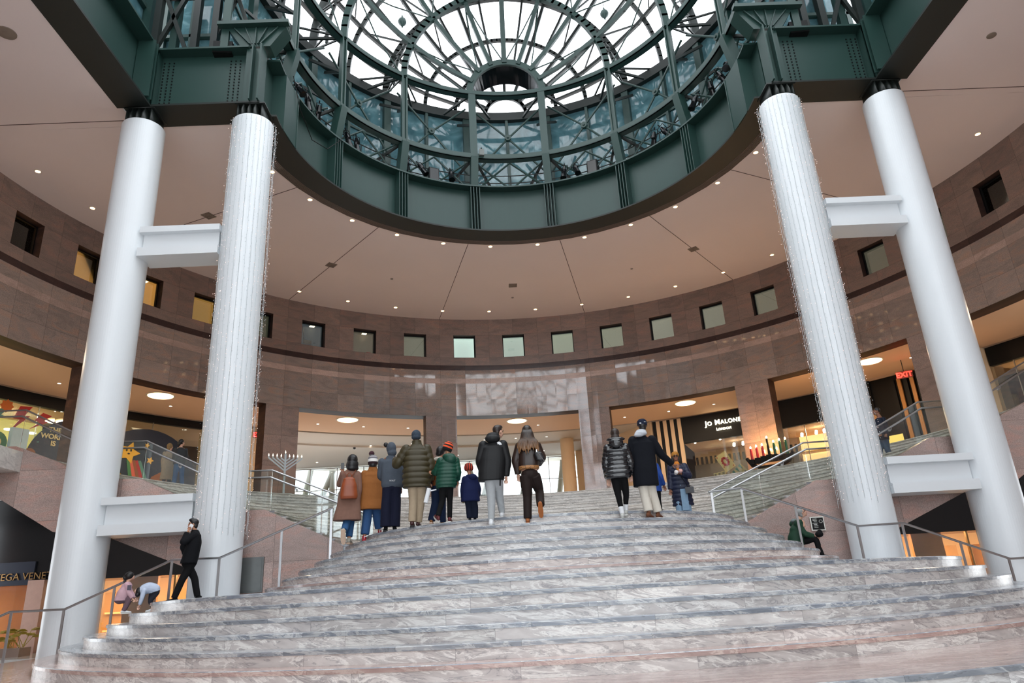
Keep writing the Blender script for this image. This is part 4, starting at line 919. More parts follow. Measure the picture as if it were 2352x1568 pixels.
flat('sun_cutout', star_pts(0.26, 0.75, 8), 21.4, -66.6, 9.35, K['orange'], 'orange sun cut-out high in the yellow shop window', 'cut-out')
flat('ring_cutout', circ_pts(0.4), 21.4, -67.0, 7.95, K['green'], 'green ring cut-out beside the glass corner post', 'cut-out'); flat('ring_centre', circ_pts(0.16), 21.36, -67.0, 7.95, K['cream'], 'cream centre of the green ring', 'cut-out')
flat('letter_cutout', circ_pts(0.26, cx=-0.2, cy=0.18) , 21.4, -64.2, 7.95, K['orange'], 'orange bubble-letter cut-out, upper blob', 'cut-out')
flat('letter_cutout', circ_pts(0.26, cx=0.15, cy=-0.1), 21.4, -64.0, 7.75, K['brown'], 'brown bubble-letter cut-out, lower blob', 'cut-out')
flat('heart_cutout', [(0, -0.28), (0.3, 0.02), (0.26, 0.2), (0.12, 0.22), (0, 0.1), (-0.12, 0.22), (-0.26, 0.2), (-0.3, 0.02)], 21.4, -63.3, 7.35, K['coral'], 'coral heart cut-out low in the yellow shop window', 'cut-out')
flat('cherry_cutout', circ_pts(0.2, cx=-0.17) , 21.4, -63.0, 6.75, K['purple'], 'purple berry cut-out, left of a pair', 'cut-out'); flat('cherry_cutout', circ_pts(0.2, cx=0.17), 21.4, -62.9, 6.72, K['purple'], 'purple berry cut-out, right of a pair', 'cut-out')
flat('arrow_cutout', [(-0.3, -0.02), (0.1, 0.15), (0.1, 0.06), (0.34, 0.1), (0.3, -0.12), (0.1, -0.08), (0.1, -0.14)], 21.4, -62.3, 8.2, K['teal'], 'dark teal arrow cut-out under the slimmer bolt', 'cut-out')
o = MB().box((0, 0, 0), (0.62, 0.2, 2.7)).build('poster_pillar', plain('pale_blue_print', '#b4cbda', 0.5)); MB().ball((0.05, -0.11, 0.2), (0.3, 0.02, 0.35), 12).box((0, -0.11, -0.7), (0.5, 0.02, 0.3)).build('white_print', K['white'], o); place(o, 21.3, -65.1, 7.2); tag(o, 'light blue printed pillar behind the left balustrade corner', 'pillar')
# mural circles
mu = flat('mural_disc', circ_pts(1.9, 40), 21.35, -58.9, 7.4, K['blue'], 'big navy disc with pale lettering beside the outer left column', 'mural')
t = text('mural_text', 'THE\nWORLD\nIS', 0.27, K['cream'], mu, (-0.95, -0.02, 1.25), (PI / 2, 0, 0), 0.01, align='CENTER', bold=0.008)
mu = flat('mural_disc', circ_pts(2.3, 40, 1.0, 0.95), 21.35, -51.0, 7.2, K['blue'], 'big navy mural disc with a smiling shooting star behind the glass', 'mural')
for (x, y, r, c, nm) in ((-0.8, 1.05, 0.5, 'yellow', 'large_star'), (0.15, 0.8, 0.17, 'yellow', 'small_star'), (-1.25, 0.1, 0.26, 'yellow', 'small_star'), (-0.05, 1.45, 0.12, 'yellow', 'small_star')):
    MB().prism([(x + a_, -0.03, y + b_) for a_, b_ in star_pts(r, 0.5, 5, 0.3)], (0, 0.02, 0)).build(nm, K[c], mu)
for k, c in enumerate(('green', 'coral', 'brown', 'red', 'teal')):
    pts = [(-0.85 + k * 0.12, 0.72), (-0.73 + k * 0.12, 0.76), (-0.45 + k * 0.17, -0.3), (-0.62 + k * 0.17, -0.32)]
    MB().prism([(x, -0.028, y) for x, y in pts], (0, 0.02, 0)).build('rainbow_tail', K[c], mu)
MB().ball((-0.9, -0.04, 1.15), (0.04, 0.01, 0.06), 8).ball((-0.72, -0.04, 1.15), (0.04, 0.01, 0.06), 8).ball((-0.8, -0.04, 1.0), (0.06, 0.01, 0.04), 8).build('star_face', K['black'], mu)
MB().prism([(x, -0.03, y) for x, y in [(0.0, -0.6), (0.3, 0.1), (0.7, 0.35), (0.95, 0.35), (1.0, -0.6)]], (0, 0.02, 0)).build('orange_hill', K['brown'], mu)
# cream wall and doorway at left of the first opening
struct(shell(MB(), 21.5, -44.5, -37, ZU, 10.1, 0.3).build('wall_corridor_left', M['cream']))
# --- hall behind: side walls, glazed end with white tree-like struts, round column
struct(MB().bar(RP(21.5, -37, 7.8), RP(34, -31, 7.8), 0.2, 4.6).build('wall_hall_left', M['cream']))
mb = MB().bar(RP(21.5, 20.3, 7.8), RP(27.5, 9.0, 7.8), 0.2, 4.6)
struct(mb.build('wall_hall_right', M['cream']))
struct(shell(MB(), 27.2, 20.5, 104, 4.9, 16, 0.3, 40).build('wall_sky_block_right', M['shopdark'])); struct(shell(MB(), 27.2, -104, -37, 4.9, 16, 0.3, 40).build('wall_sky_block_left', M['shopdark']))  # unseen shells added behind the shops to keep sky light from leaking in
struct(MB().box((6.5, 27.0, 7.8), (5.2, 0.2, 4.6)).box((-16.6, 28.2, 7.8), (3.0, 0.2, 4.6)).build('wall_hall_back', M['cream']))
o = MB().cyl((3.05, 23.6, ZU), 0.4, 4.5, 32).build('round_pillar', M['cream'], smooth=False); tag(o, 'plain cream round pillar inside the centre opening', 'pillar')
gw = empty('window_32', (-5.5, 28.2, ZU)); gw['kind'] = 'structure'
mb = MB()
for k in range(12): mb.box((-9.5 + k * 1.72, 0, 2.15), (0.05, 0.08, 4.3))
for z in (0.05, 1.45, 2.9, 4.3): mb.box((0, 0, z), (19.5, 0.08, 0.05))
mb.build('mullions', M['steel'], gw); MB().box((0, 0.05, 2.2), (19.4, 0.012, 4.4)).build('pane', M['glass'], gw)
ts = plain('pale_strut_paint', '#8b857b', 0.4, noise=0.08, scale=2)
random.seed(11)
for i, (x0, x1, x2) in enumerate(((-14.3, -13.2, -11.9), (-13.9, -14.2, -13.6), (-12.9, -12.2, -10.2), (-12.1, -12.2, -12.4), (-11.5, -10.3, -9.0), (-10.8, -9.6, -8.1), (-8.2, -8.8, -9.6), (-6.6, -6.0, -4.8), (-4.9, -5.6, -6.8), (-3.2, -2.2, -1.2), (-1.6, -2.4, -3.5), (-0.5, 0.4, 1.4), (1.8, 1.0, 0.1), (2.6, 2.9, 3.5))):
    o = MB().tube([(x0, 29.6, ZU - 0.4), (x1, 29.9, ZU + 2.0), (x2, 30.1, ZU + 5.4)], [0.24, 0.2, 0.18], 10).build('branching_strut', ts, smooth=True); tag(o, 'pale leaning structural strut outside the far hall window', 'strut', 'leaning struts outside the hall window')
# exit signs, camera domes
for (p, sn) in (((16.31, 10.68, 9.45), 'right'), ((-12.27, 15.16, 9.3), 'left')):
    a = math.degrees(math.atan2(p[0], p[1])); o = empty('exit_sign', p, -math.atan2(p[0] + 1, p[1] + 17.6), label='glowing red exit sign hanging in the %s corridor opening' % sn, cat='sign', group='red exit signs')
    MB().box((0, 0.03, 0), (0.62, 0.05, 0.3)).build('panel', plain('clear_exit_panel_' + sn, '#5c2a22', 0.3), o); text('letters', 'EXIT', 0.3, M['exitred'], o, (0, 0.0, -0.1), ext=0.008, bold=0.01)
    MB().tube([(0, 0.03, 0.15), (0, 0.03, 10.1 - p[2])], 0.015, 6).build('hanger', M['matte'], o)
for (a, r, sn) in ((-39.1, 19.5, 'beside the left exit sign'), (-22.5, 24.3, 'above the woman in the long brown coat')):
    o = empty('camera_dome', RP(r, a, 10.06), label='small black security camera dome ' + sn, cat='camera'); MB().cyl((0, 0, -0.06), 0.1, 0.1, 16).build('mount', M['white'], o); MB().ball((0, 0, -0.1), 0.085, 12).build('dome', M['black'], o, smooth=True)

# ================================================================== menorah and candle stand
me_ = empty('menorah', (-9.33, 9.62, ZU), rad(44), label='large silver nine-branched menorah on the upper floor left of the people', cat='menorah')
me_.rotation_euler = (0, 0, rad(30)); sil = plain('silver_paint', '#c3ccd0', 0.35, metal=0.4, noise=0.05)
MB().box((0, 0, 0.03), (0.55, 0.4, 0.06)).box((0, 0, 0.8), (0.07, 0.07, 1.55)).build('stem', sil, me_)
for s in (-1, 1):
    for k in range(1, 5): MB().bar((0, 0, 1.45 - 0.125 * k - 0.02), (s * 0.157 * k, 0, 1.42), 0.05, 0.055, up=(0, 1, 0)).build('branch', sil, me_)
M['bulbw'] = emit('pale_flame_bulb', '#fff0dc', 1.2)
for k in range(-4, 5):
    z = 1.46 if k else 1.6; b = MB().cyl((0.157 * k, 0, z - 0.04), 0.03, 0.06, 10).build('cup', sil, me_); MB().lathe((0.157 * k, 0, z + 0.02), [(0.018, 0), (0.026, 0.04), (0.0, 0.12)], 8).build('bulb', M['bulbw'], b)
kr = 15.8; ka = 41.3
ks = empty('candle_holder', RP(kr, ka, ZU), -rad(ka) , label='black stepped kinara base holding seven tall candles in front of the pier', cat='candle holder')
mb = MB()
for k in range(-3, 4): mb.box((k * 0.255, 0, 0.82 - 0.02 * abs(k)), (0.22, 0.24, 0.3 - 0.03 * abs(k)))
mb.tube([(-1.0, 0, 0.95), (-0.8, 0, 0.62), (-0.4, 0, 0.48), (0.4, 0, 0.48), (0.8, 0, 0.62), (1.0, 0, 0.95)], [(0.1, 0.08)] * 6, 8); mb.box((0, 0, 0.45), (1.1, 0.3, 0.12))
mb.build('stepped_base', M['matte'], ks)
kt = MB().box((0, 0, 0.2), (1.9, 0.7, 0.4)).build('patterned_plinth', None)
pm, nt, b = nmat('gold_black_pattern'); tc = nt.nodes.new('ShaderNodeTexCoord'); w = nt.nodes.new('ShaderNodeTexWave'); w.wave_type = 'RINGS'; w.inputs['Scale'].default_value = 6; w.inputs['Distortion'].default_value = 12; nt.links.new(tc.outputs['Object'], w.inputs['Vector'])
nt.links.new(ramp(nt, w.outputs['Fac'], [(0.45, lin('#141209')), (0.55, lin('#8a7426'))]), b.inputs['Base Color']); kt.data.materials.append(pm)
kt.matrix_world = frame_at(kr, ka, ZU); tag(kt, 'low plinth wrapped in black and gold patterned cloth under the candles', 'plinth')
ks.location = RP(kr, ka, ZU)
M['flame'] = emit('candle_flame_bulb', '#ffd9a0', 14)
for k, (cc, lb) in enumerate((('red', 'red candle, leftmost of the seven'), ('red', 'red candle, second from the left'), ('red', 'red candle next to the black one'), ('black', 'tall black candle in the middle of the seven'), ('green', 'green candle next to the black one'), ('green', 'green candle, second from the right'), ('green', 'green candle, rightmost of the seven'))):
    h = 0.62 if k != 3 else 0.72; lift = (0, 0.03, 0.05, 0.22, 0.1, 0.14, 0.14)[k]; z0 = 0.72 + lift
    o = empty('candle', frame_at(kr, ka, ZU) @ Vector(((k - 3) * 0.255, 0, z0)), -rad(ka), label=lb, cat='candle', group='kinara candles')
    dg = {'red': plain('candle_wax_red%d' % k, '#c41f2b', 0.3), 'black': M['matte'], 'green': plain('candle_wax_green%d' % k, '#1d5a38', 0.3)}[cc]
    MB().lathe((0, 0, 0), [(0.055, 0), (0.055, h * 0.85), (0.045, h), (0.0, h + 0.01)], 14).build('wax', dg, o, smooth=False); MB().lathe((0, 0, h), [(0.02, 0), (0.04, 0.04), (0.03, 0.08), (0, 0.12)], 10).build('flame_bulb', M['flame'], o)
    ld = bpy.data.lights.new('candle_glow', 'POINT'); ld.energy = 14; ld.color = (1.0, 0.55, 0.22); ld.shadow_soft_size = 0.05; lo = bpy.data.objects.new('candle_glow', ld); C.objects.link(lo); lo.parent = o; lo.location = (0, 0.14, h + 0.1)

# ================================================================== lower passage shops
for s, sn in ((-1, 'left'), (1, 'right')):
    o = empty('lower_shopfront', (s * 12, 3.0, 0.8), label=('dark blue luxury shopfront with brass letters under the left flight' if s < 0 else 'orange-lit shopfront with black fascia under the right flight'), cat='shopfront')
    iv = Matrix.Translation(-o.location)
    def pp(mb, nm, m): p = mb.build(nm, m); p.parent = o; p.matrix_parent_inverse = iv; return p
    pp(MB().prism([(s * x, 3.0, z) for x, z in ((8.3, 2.6), (16.8, 2.6), (16.8, 4.5), (13.33, 4.5), (11.9, 3.7), (10.55, 3.5), (9.05, 2.9), (8.3, 2.72))], (0, 0.2, 0)), 'fascia', M['black'])
    if s < 0: pp(MB().box((-15.4, 2.96, 2.85), (2.7, 0.06, 0.62)), 'sign_board', plain('navy_sign_board', '#131c30', 0.35))
    pp(MB().box((s * 12.6, 3.1, 1.7), (8.4, 0.015, 1.86)), 'shop_window', M['glass'])
    for x in (8.6, 10.2, 12.25, 14.2, 15.6): pp(MB().box((s * x, 3.08, 1.7), (0.05, 0.08, 1.86)), 'mullion', M['brass'])
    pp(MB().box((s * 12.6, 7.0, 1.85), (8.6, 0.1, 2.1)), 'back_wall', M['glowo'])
    pp(MB().box((s * 8.5, 5.0, 1.8), (0.1, 4, 2.0)).box((s * 16.6, 5, 1.8), (0.1, 4, 2.0)), 'side_wall', M['wood'])
    pp(MB().box((s * 12.6, 5.0, 2.75), (8.2, 3.9, 0.06)), 'shop_ceiling', M['cream'])
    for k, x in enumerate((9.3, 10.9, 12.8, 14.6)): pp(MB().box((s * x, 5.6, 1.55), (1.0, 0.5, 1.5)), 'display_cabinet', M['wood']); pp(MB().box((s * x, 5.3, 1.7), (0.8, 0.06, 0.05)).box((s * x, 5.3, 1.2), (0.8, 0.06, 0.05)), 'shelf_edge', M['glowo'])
    for x, e in ((10, 60), (12, 70), (14.5, 60)):
        ld = bpy.data.lights.new('shop_lamp', 'AREA'); ld.size = 1.2; ld.energy = e; ld.color = (1.0, 0.7, 0.42); lo = bpy.data.objects.new('shop_lamp', ld); C.objects.link(lo); lo.location = (s * x, 4.4, 2.68); lo.parent = o; lo.matrix_parent_inverse = iv
    pp(MB().box((s * 11.3, 3.5, 1.7), (0.9, 0.12, 1.84)), 'orange_panel', plain('orange_panel_' + sn, '#d98a3e', 0.5))
    if s < 0:
        pp(MB().box((-13.82, 2.85, 1.7), (0.44, 0.25, 1.9)), 'stone_pilaster', plain('pink_beige_stone', '#c9a394', 0.5))
        t = text('brass_letters', 'BOTTEGA VENETA', 0.265, M['brass'], None, (-15.62, 2.9, 2.68), (PI / 2, 0, 0), 0.015, 'LEFT', 1.03); t.parent = o; t.matrix_parent_inverse = iv
        t = text('small_letters', 'BOTTEGA VENETA', 0.13, M['brass'], None, (-15.15, 2.7, 1.32), (PI / 2, 0, 0), 0.006, 'LEFT', 1.05); t.parent = o; t.matrix_parent_inverse = iv
pl = empty('potted_plant', (-13.3, 1.35, 0.8), label='broad-leaved plant in a low planter at the lower left edge', cat='plant')
MB().box((0, 0, 0.1), (0.7, 0.45, 0.2)).build('planter', plain('taupe_planter', '#8d776c', 0.5), pl)
lm = plain('yellow_green_leaf', '#a8923a', 0.5, noise=0.2)
random.seed(5)
for k in range(16):
    a = random.uniform(0, 6.28); L_ = random.uniform(0.25, 0.42); hgt = random.uniform(0.15, 0.4); d = Vector((math.cos(a), math.sin(a), 0)); n_ = Vector((-math.sin(a), math.cos(a), 0)); base = Vector((random.uniform(-0.15, 0.3), random.uniform(-0.1, 0.1), 0.2)); mb = MB()
    mb.tube([base, base + d * L_ * 0.5 + Vector((0, 0, hgt))], 0.008, 5)
    c0 = base + d * L_ * 0.5 + Vector((0, 0, hgt)); pts = []
    for t, w_ in ((0, 0.0), (0.15, 0.08), (0.25, 0.035), (0.4, 0.1), (0.5, 0.04), (0.65, 0.09), (0.75, 0.03), (0.9, 0.05), (1.0, 0.0)): pts.append((t, w_))
    up = [c0 + d * L_ * t + n_ * w_ + Vector((0, 0, 0.06 * math.sin(PI * t))) for t, w_ in pts]; dn_ = [c0 + d * L_ * t - n_ * w_ + Vector((0, 0, 0.06 * math.sin(PI * t))) for t, w_ in pts[-2:0:-1]]
    mb.prism(up + dn_, (0, 0, 0.006)); mb.build('leaf', lm, pl)
# chalkboard beside the seated man
cb = empty('chalkboard', (6.64, -0.085, 2.66), 0, label='small black menu board with white frame leaning behind the seated man', cat='sign')
MB().box((0, 0, 0.15), (0.34, 0.03, 0.33)).build('frame', plain('white_board_frame', '#dcdad2', 0.5), cb); MB().box((0, -0.018, 0.15), (0.29, 0.01, 0.28)).build('board', M['matte'], cb)
mb = MB(); random.seed(3)
for k in range(7): mb.box((-0.06 + random.uniform(-0.01, 0.01), -0.025, 0.26 - k * 0.033), (random.uniform(0.07, 0.13), 0.004, 0.01))
for k in range(10): a = k * 0.63; mb.box((0.08 + 0.04 * math.cos(a), -0.025, 0.2 + 0.035 * math.sin(a)), (0.02, 0.004, 0.008))
mb.build('chalk_marks', plain('chalk', '#d5d5cf', 0.8), cb)
# ================================================================== people
def cloth(name, col, rough=0.85, noise=0.14, scale=14, bump=0.35, sheen=0.0, spec=0.25): return plain(name, col, rough, noise=noise, scale=scale, bump=bump, sheen=sheen, spec=spec)
def knit(name, stops, axis=2, freq=None):
    """striped knit hat: colours by height in the hat's own frame"""
    m, nt, b = nmat(name); tc = nt.nodes.new('ShaderNodeTexCoord'); sp = nt.nodes.new('ShaderNodeSeparateXYZ'); nt.links.new(tc.outputs['Generated'], sp.inputs[0])
    r = nt.nodes.new('ShaderNodeValToRGB'); r.color_ramp.interpolation = 'CONSTANT'; e = r.color_ramp.elements
    while len(e) < len(stops): e.new(0.5)
    for i, (p, c) in enumerate(stops): e[i].position = p; e[i].color = lin(c)
    nt.links.new(sp.outputs[axis], r.inputs[0]); nt.links.new(r.outputs[0], b.inputs['Base Color']); b.inputs['Roughness'].default_value = 0.9; return m
SK = {'light': plain('skin_light', '#d3a48c', 0.5, noise=0.05), 'tan': plain('skin_tan', '#b98466', 0.5, noise=0.05), 'brown': plain('skin_brown', '#8a5c45', 0.5, noise=0.05), 'dark': plain('skin_dark', '#5d3d30', 0.5, noise=0.05)}
HR = {'black': plain('hair_black', '#141112', 0.45, noise=0.3, scale=40, bump=0.4), 'brown': plain('hair_brown', '#2b1d17', 0.45, noise=0.3, scale=40, bump=0.4), 'grey': plain('hair_grey', '#8d8d8b', 0.6, noise=0.3, scale=40, bump=0.4)}
V = Vector
def voxel(o, size, sm=3):
    m = o.modifiers.new('remesh', 'REMESH'); m.mode = 'VOXEL'; m.voxel_size = size; m.use_smooth_shade = True
    if sm: s = o.modifiers.new('smooth', 'SMOOTH'); s.factor = 0.5; s.iterations = sm
    return o
def resample(pts, rs, n):
    """smooth polyline with n samples per span (Catmull-Rom)"""
    P = [V(p) for p in pts]; R = [tuple(r) if isinstance(r, (tuple, list)) else (r, r) for r in rs]; op = []; orr = []
    for i in range(len(P) - 1):
        p0, p1, p2, p3 = P[max(i - 1, 0)], P[i], P[i + 1], P[min(i + 2, len(P) - 1)]
        for k in range(n):
            t = k / n; t2 = t * t; t3 = t2 * t
            op.append(0.5 * ((2 * p1) + (-p0 + p2) * t + (2 * p0 - 5 * p1 + 4 * p2 - p3) * t2 + (-p0 + 3 * p1 - 3 * p2 + p3) * t3))
            orr.append(tuple(R[i][j] * (1 - t) + R[i + 1][j] * t for j in (0, 1)))
    op.append(P[-1]); orr.append(R[-1]); return op, orr
def limb(mb, pts, rs, puff=0.0, pitch=0.09, n=6, balls=True):
    P, R = resample(pts, rs, n); 
    if puff:
        L = 0.0; out = []
        for i, p in enumerate(P):
            if i: L += (P[i] - P[i - 1]).length
            f = 1 - puff + puff * 1.6 * abs(math.sin(PI * L / pitch)) ** 0.6; out.append((R[i][0] * f, R[i][1] * f))
        R = out
    mb.tube(P, R, 14)
    if balls:
        mb.ball(P[0], (R[0][0],) * 3, 12); mb.ball(P[-1], (R[-1][0],) * 3, 12)
    return mb
def torso(mb, lv, puff=0.0, pitch=0.09, n=24):
    """lv: (z, rx, ry, cx, cy) from the bottom up"""
    rings = []; 
    for i in range(len(lv) - 1):
        a, b = lv[i], lv[i + 1]; m = max(2, int(abs(b[0] - a[0]) / 0.012))
        for k in range(m): t = k / m; t_ = t * t * (3 - 2 * t); rings.append(tuple([a[0] + (b[0] - a[0]) * t] + [a[j] + (b[j] - a[j]) * t_ for j in (1, 2, 3, 4)]))
    rings.append(lv[-1]); vs_ = []; fs = []
    for (z, rx, ry, cx, cy) in rings:
        f = 1 if not puff else 1 - puff + puff * 1.6 * abs(math.sin(PI * z / pitch)) ** 0.6
        for k in range(n):
            c, s_ = math.cos(2 * PI * k / n), math.sin(2 * PI * k / n); e = 0.8
            vs_.append((cx + rx * f * math.copysign(abs(c) ** e, c), cy + ry * f * math.copysign(abs(s_) ** e, s_), z))
    for i in range(len(rings) - 1):
        for k in range(n): k2 = (k + 1) % n; fs.append((i * n + k, i * n + k2, (i + 1) * n + k2, (i + 1) * n + k))
    fs.append(tuple(range(n - 1, -1, -1))); fs.append(tuple((len(rings) - 1) * n + k for k in range(n)))
    return mb.add(vs_, fs)
def hand_prims(mb, W, d, side, k=1.0, curl=0.5):
    """palm, four unequal fingers and a thumb; d: direction the hand points; side: +1 thumb towards +lateral"""
    d = V(d).normalized(); lat = d.cross(V((0, 1, 0)))
    if lat.length < 0.2: lat = V((1, 0, 0))
    lat.normalize(); nrm = d.cross(lat).normalized()
    pc = V(W) + d * 0.045 * k
    mb.tube([V(W) - d * 0.01, V(W) + d * 0.02 * k, pc, V(W) + d * 0.085 * k], [(0.026 * k, 0.02 * k), (0.034 * k, 0.017 * k), (0.042 * k, 0.017 * k), (0.04 * k, 0.013 * k)], 12)
    for i, ln in enumerate((0.068, 0.078, 0.073, 0.058)):
        o = (i - 1.5) * 0.0215 * k; b0 = V(W) + d * 0.08 * k + lat * o * side * -1; a1 = curl * 0.6; a2 = curl * 1.4; L = ln * k
        p1 = b0 + (d * math.cos(a1) + nrm * math.sin(a1)) * L * 0.5; p2 = p1 + (d * math.cos(a2) + nrm * math.sin(a2)) * L * 0.5
        mb.tube([b0, p1, p2], [0.0092 * k, 0.0085 * k, 0.0065 * k], 8); mb.ball(p2, 0.0068 * k, 8)
    tb = V(W) + d * 0.025 * k + lat * 0.03 * k * side; t1 = tb + (d * 0.7 + lat * side * 0.6 + nrm * 0.3).normalized() * 0.032 * k; t2 = t1 + (d * 0.9 + lat * side * 0.1 + nrm * 0.4).normalized() * 0.028 * k
    mb.tube([tb - lat * side * 0.01, t1, t2], [0.013 * k, 0.011 * k, 0.0085 * k], 8); mb.ball(t2, 0.0085 * k, 8)
def shoe(par, A, dr, mat, sole, k=1.0, pitch=0.0, hi=0.0, name='shoe'):
    """A: ankle, dr: heading in degrees (0 = away from the viewer), pitch: toes down"""
    Mt = Matrix.Rotation(-rad(dr), 3, 'Z') @ Matrix.Rotation(rad(-pitch), 3, 'X'); A = V(A)
    def T(x, y, z): return A + Mt @ V((x * k, y * k, z * k))
    mb = MB(); mb.tube([T(0, -0.055, -0.055), T(0, 0.02, -0.05), T(0, 0.11, -0.062), T(0, 0.185, -0.07)], [(0.038 * k, 0.034 * k), (0.043 * k, 0.04 * k), (0.047 * k, 0.03 * k), (0.034 * k, 0.02 * k)], 14); mb.ball(T(0, -0.05, -0.05), (0.038 * k, 0.038 * k, 0.04 * k), 12); mb.ball(T(0, 0.18, -0.068), (0.036 * k, 0.04 * k, 0.022 * k), 12)
    mb.tube([T(0, -0.02, -0.05), T(0, -0.01, 0.01 + hi)], [(0.042 * k, 0.04 * k), (0.042 * k, 0.042 * k)], 12)
    o = mb.build(name, mat, par); voxel(o, 0.008, 2)
    pts = []
    for q in ((-0.036, -0.08), (0.036, -0.08), (0.042, 0.0), (0.05, 0.1), (0.04, 0.19), (0.015, 0.222), (-0.015, 0.222), (-0.04, 0.19), (-0.05, 0.1), (-0.042, 0.0)): pts.append(T(q[0], q[1], -0.112))
    MB().prism(pts, Mt @ V((0, 0, 0.028 * k))).build('sole', sole, o)
    return o
def eyes_mouth(par, Hc, Mh, k, lid='#1c1410'):
    mb = MB(); [mb.ball(V(Hc) + Mh @ V((x * k, 0.083 * k, 0.005 * k)), (0.013 * k, 0.01 * k, 0.008 * k), 8) for x in (-0.032, 0.032)]
    mb.build('eye', M['matte'], par)
    mb = MB(); [mb.tube([V(Hc) + Mh @ V(((x - 0.018) * k, 0.088 * k, 0.03 * k)), V(Hc) + Mh @ V((x * k, 0.093 * k, 0.036 * k)), V(Hc) + Mh @ V(((x + 0.018) * k, 0.088 * k, 0.03 * k))], 0.005 * k, 6) for x in (-0.032, 0.032)]
    mb.build('eyebrow', HR['black'], par)
    MB().ball(V(Hc) + Mh @ V((0, 0.085 * k, -0.058 * k)), (0.024 * k, 0.01 * k, 0.008 * k), 10).build('mouth', plain('lips', '#9a5a50', 0.5), par)
def person(base, az, label, J, skin='tan', k=1.0, yaw=0, nod=0, roll=0, pants=None, legr=(0.092, 0.07, 0.056), group=None, gloves=None, curl=0.5, face=False, hands='LR', name='person', cuff=0.0, sc_=1.0):
    """body, trousers and hands; returns the Empty (x right, y away from the viewer, z up)"""
    o = empty(name, base, -rad(az), label=label, cat='person', group=group); o.scale = (sc_,) * 3
    J = {a: V(b) for a, b in J.items()}; H_ = J['H']; Nk = J['N']; P = J['P']
    Mh = Matrix.Rotation(-rad(yaw), 3, 'Z') @ Matrix.Rotation(-rad(nod), 3, 'X') @ Matrix.Rotation(rad(roll), 3, 'Y')
    mb = MB(); h = k * 0.98
    for c, r in (((0, -0.012, 0.02), (0.075, 0.093, 0.1)), ((0, 0.03, -0.035), (0.058, 0.062, 0.075)), ((0, 0.055, -0.085), (0.03, 0.03, 0.026)), ((0, 0.094, -0.02), (0.012, 0.018, 0.018)), ((0, 0.085, 0.01), (0.009, 0.015, 0.03)), ((0, 0.07, 0.032), (0.05, 0.022, 0.014))):
        mb.ball(H_ + Mh @ (V(c) * h), tuple(x * h for x in r), 16, rot=Mh)
    for x in (-1, 1): mb.ball(H_ + Mh @ V((x * 0.078 * h, -0.005 * h, -0.01 * h)), (0.012 * h, 0.02 * h, 0.032 * h), 10, rot=Mh)
    limb(mb, [H_ + Mh @ V((0, -0.01, -0.05)) * k, Nk + V((0, 0, 0.02)) * k, Nk - V((0, 0, 0.06)) * k], [0.052 * k, 0.054 * k, 0.08 * k])
    w = (J['SR'] - J['SL']).length / 2
    torso(mb, [(P.z - 0.06 * k, 0.14 * k, 0.09 * k, P.x, P.y), (P.z + 0.04 * k, 0.15 * k, 0.1 * k, P.x, P.y), (P.z + 0.2 * k, 0.12 * k, 0.08 * k, P.x * 0.6 + Nk.x * 0.4, P.y * .6 + Nk.y * .4), (Nk.z - 0.16 * k, w * 0.85, 0.1 * k, Nk.x, Nk.y), (Nk.z - 0.05 * k, w * 0.8, 0.075 * k, Nk.x, Nk.y), (Nk.z, 0.06 * k, 0.05 * k, Nk.x, Nk.y)])
    for s in 'LR':
        limb(mb, [J['S' + s], J['E' + s], J['W' + s]], [0.048 * k, 0.038 * k, 0.025 * k])
        if s in hands: hand_prims(mb, J['W' + s], (J['W' + s] - J['E' + s]).normalized() if 'D' + s not in J else J['D' + s], 1 if s == 'L' else -1, k, curl)
    hx = {'L': P + V((-0.075 * k, 0, -0.05 * k)), 'R': P + V((0.075 * k, 0, -0.05 * k))}
    for s in 'LR': limb(mb, [hx[s], J['K' + s], J['A' + s]], [0.075 * k, 0.05 * k, 0.036 * k])
    b = mb.build('body', SK[skin], o); voxel(b, 0.0065 * max(k, 0.8), 2)
    if face: eyes_mouth(b, H_, Mh, h)
    if pants:
        mb = MB(); mb.ball(P + V((0, -0.02 * k, -0.03 * k)), (0.165 * k, 0.125 * k, 0.13 * k), 16)
        for s in 'LR':
            low = J['A' + s] + (J['K' + s] - J['A' + s]).normalized() * (cuff - 0.01)
            limb(mb, [hx[s] + V((0, -0.01, 0.0)), (hx[s] + J['K' + s]) / 2, J['K' + s], (J['K' + s] * 0.45 + low * 0.55), low], [legr[0] * k * 1.08, legr[0] * 0.98 * k, legr[1] * k, (legr[1] + legr[2]) / 2 * k, legr[2] * k], balls=False); mb.ball(J['K' + s], legr[1] * k, 12)
        p = mb.build('trousers', pants, o); voxel(p, 0.011, 3)
    o['_'] = 0; del o['_']
    return o, J, Mh
def coat(o, J, mat, lv, k=1.0, arm=(0.075, 0.062, 0.05), puff=0.0, pitch=0.09, name='jacket', vx=0.011, sm=3, sleeves='LR', collar=None):
    mb = MB(); torso(mb, lv, puff, pitch)
    for s in sleeves:
        W = J['W' + s]; E_ = J['E' + s]; S = J['S' + s]; mid = (S + E_) / 2
        limb(mb, [S, mid, E_, (E_ + W) / 2, W - (W - E_).normalized() * 0.0], [arm[0] * k, (arm[0] * 0.6 + arm[1] * 0.4) * k, arm[1] * k, (arm[1] + arm[2]) / 2 * k, arm[2] * k], puff, pitch, n=8, balls=False)
        mb.ball(S, arm[0] * k * 1.02, 14)
    if collar: c, r, h = collar; mb.tube([V(c) - V((0, 0, h / 2)), V(c), V(c) + V((0, 0, h / 2))], [r * 1.15, r * 1.05, r], 16)
    g = mb.build(name, mat, o); voxel(g, vx, sm); return g
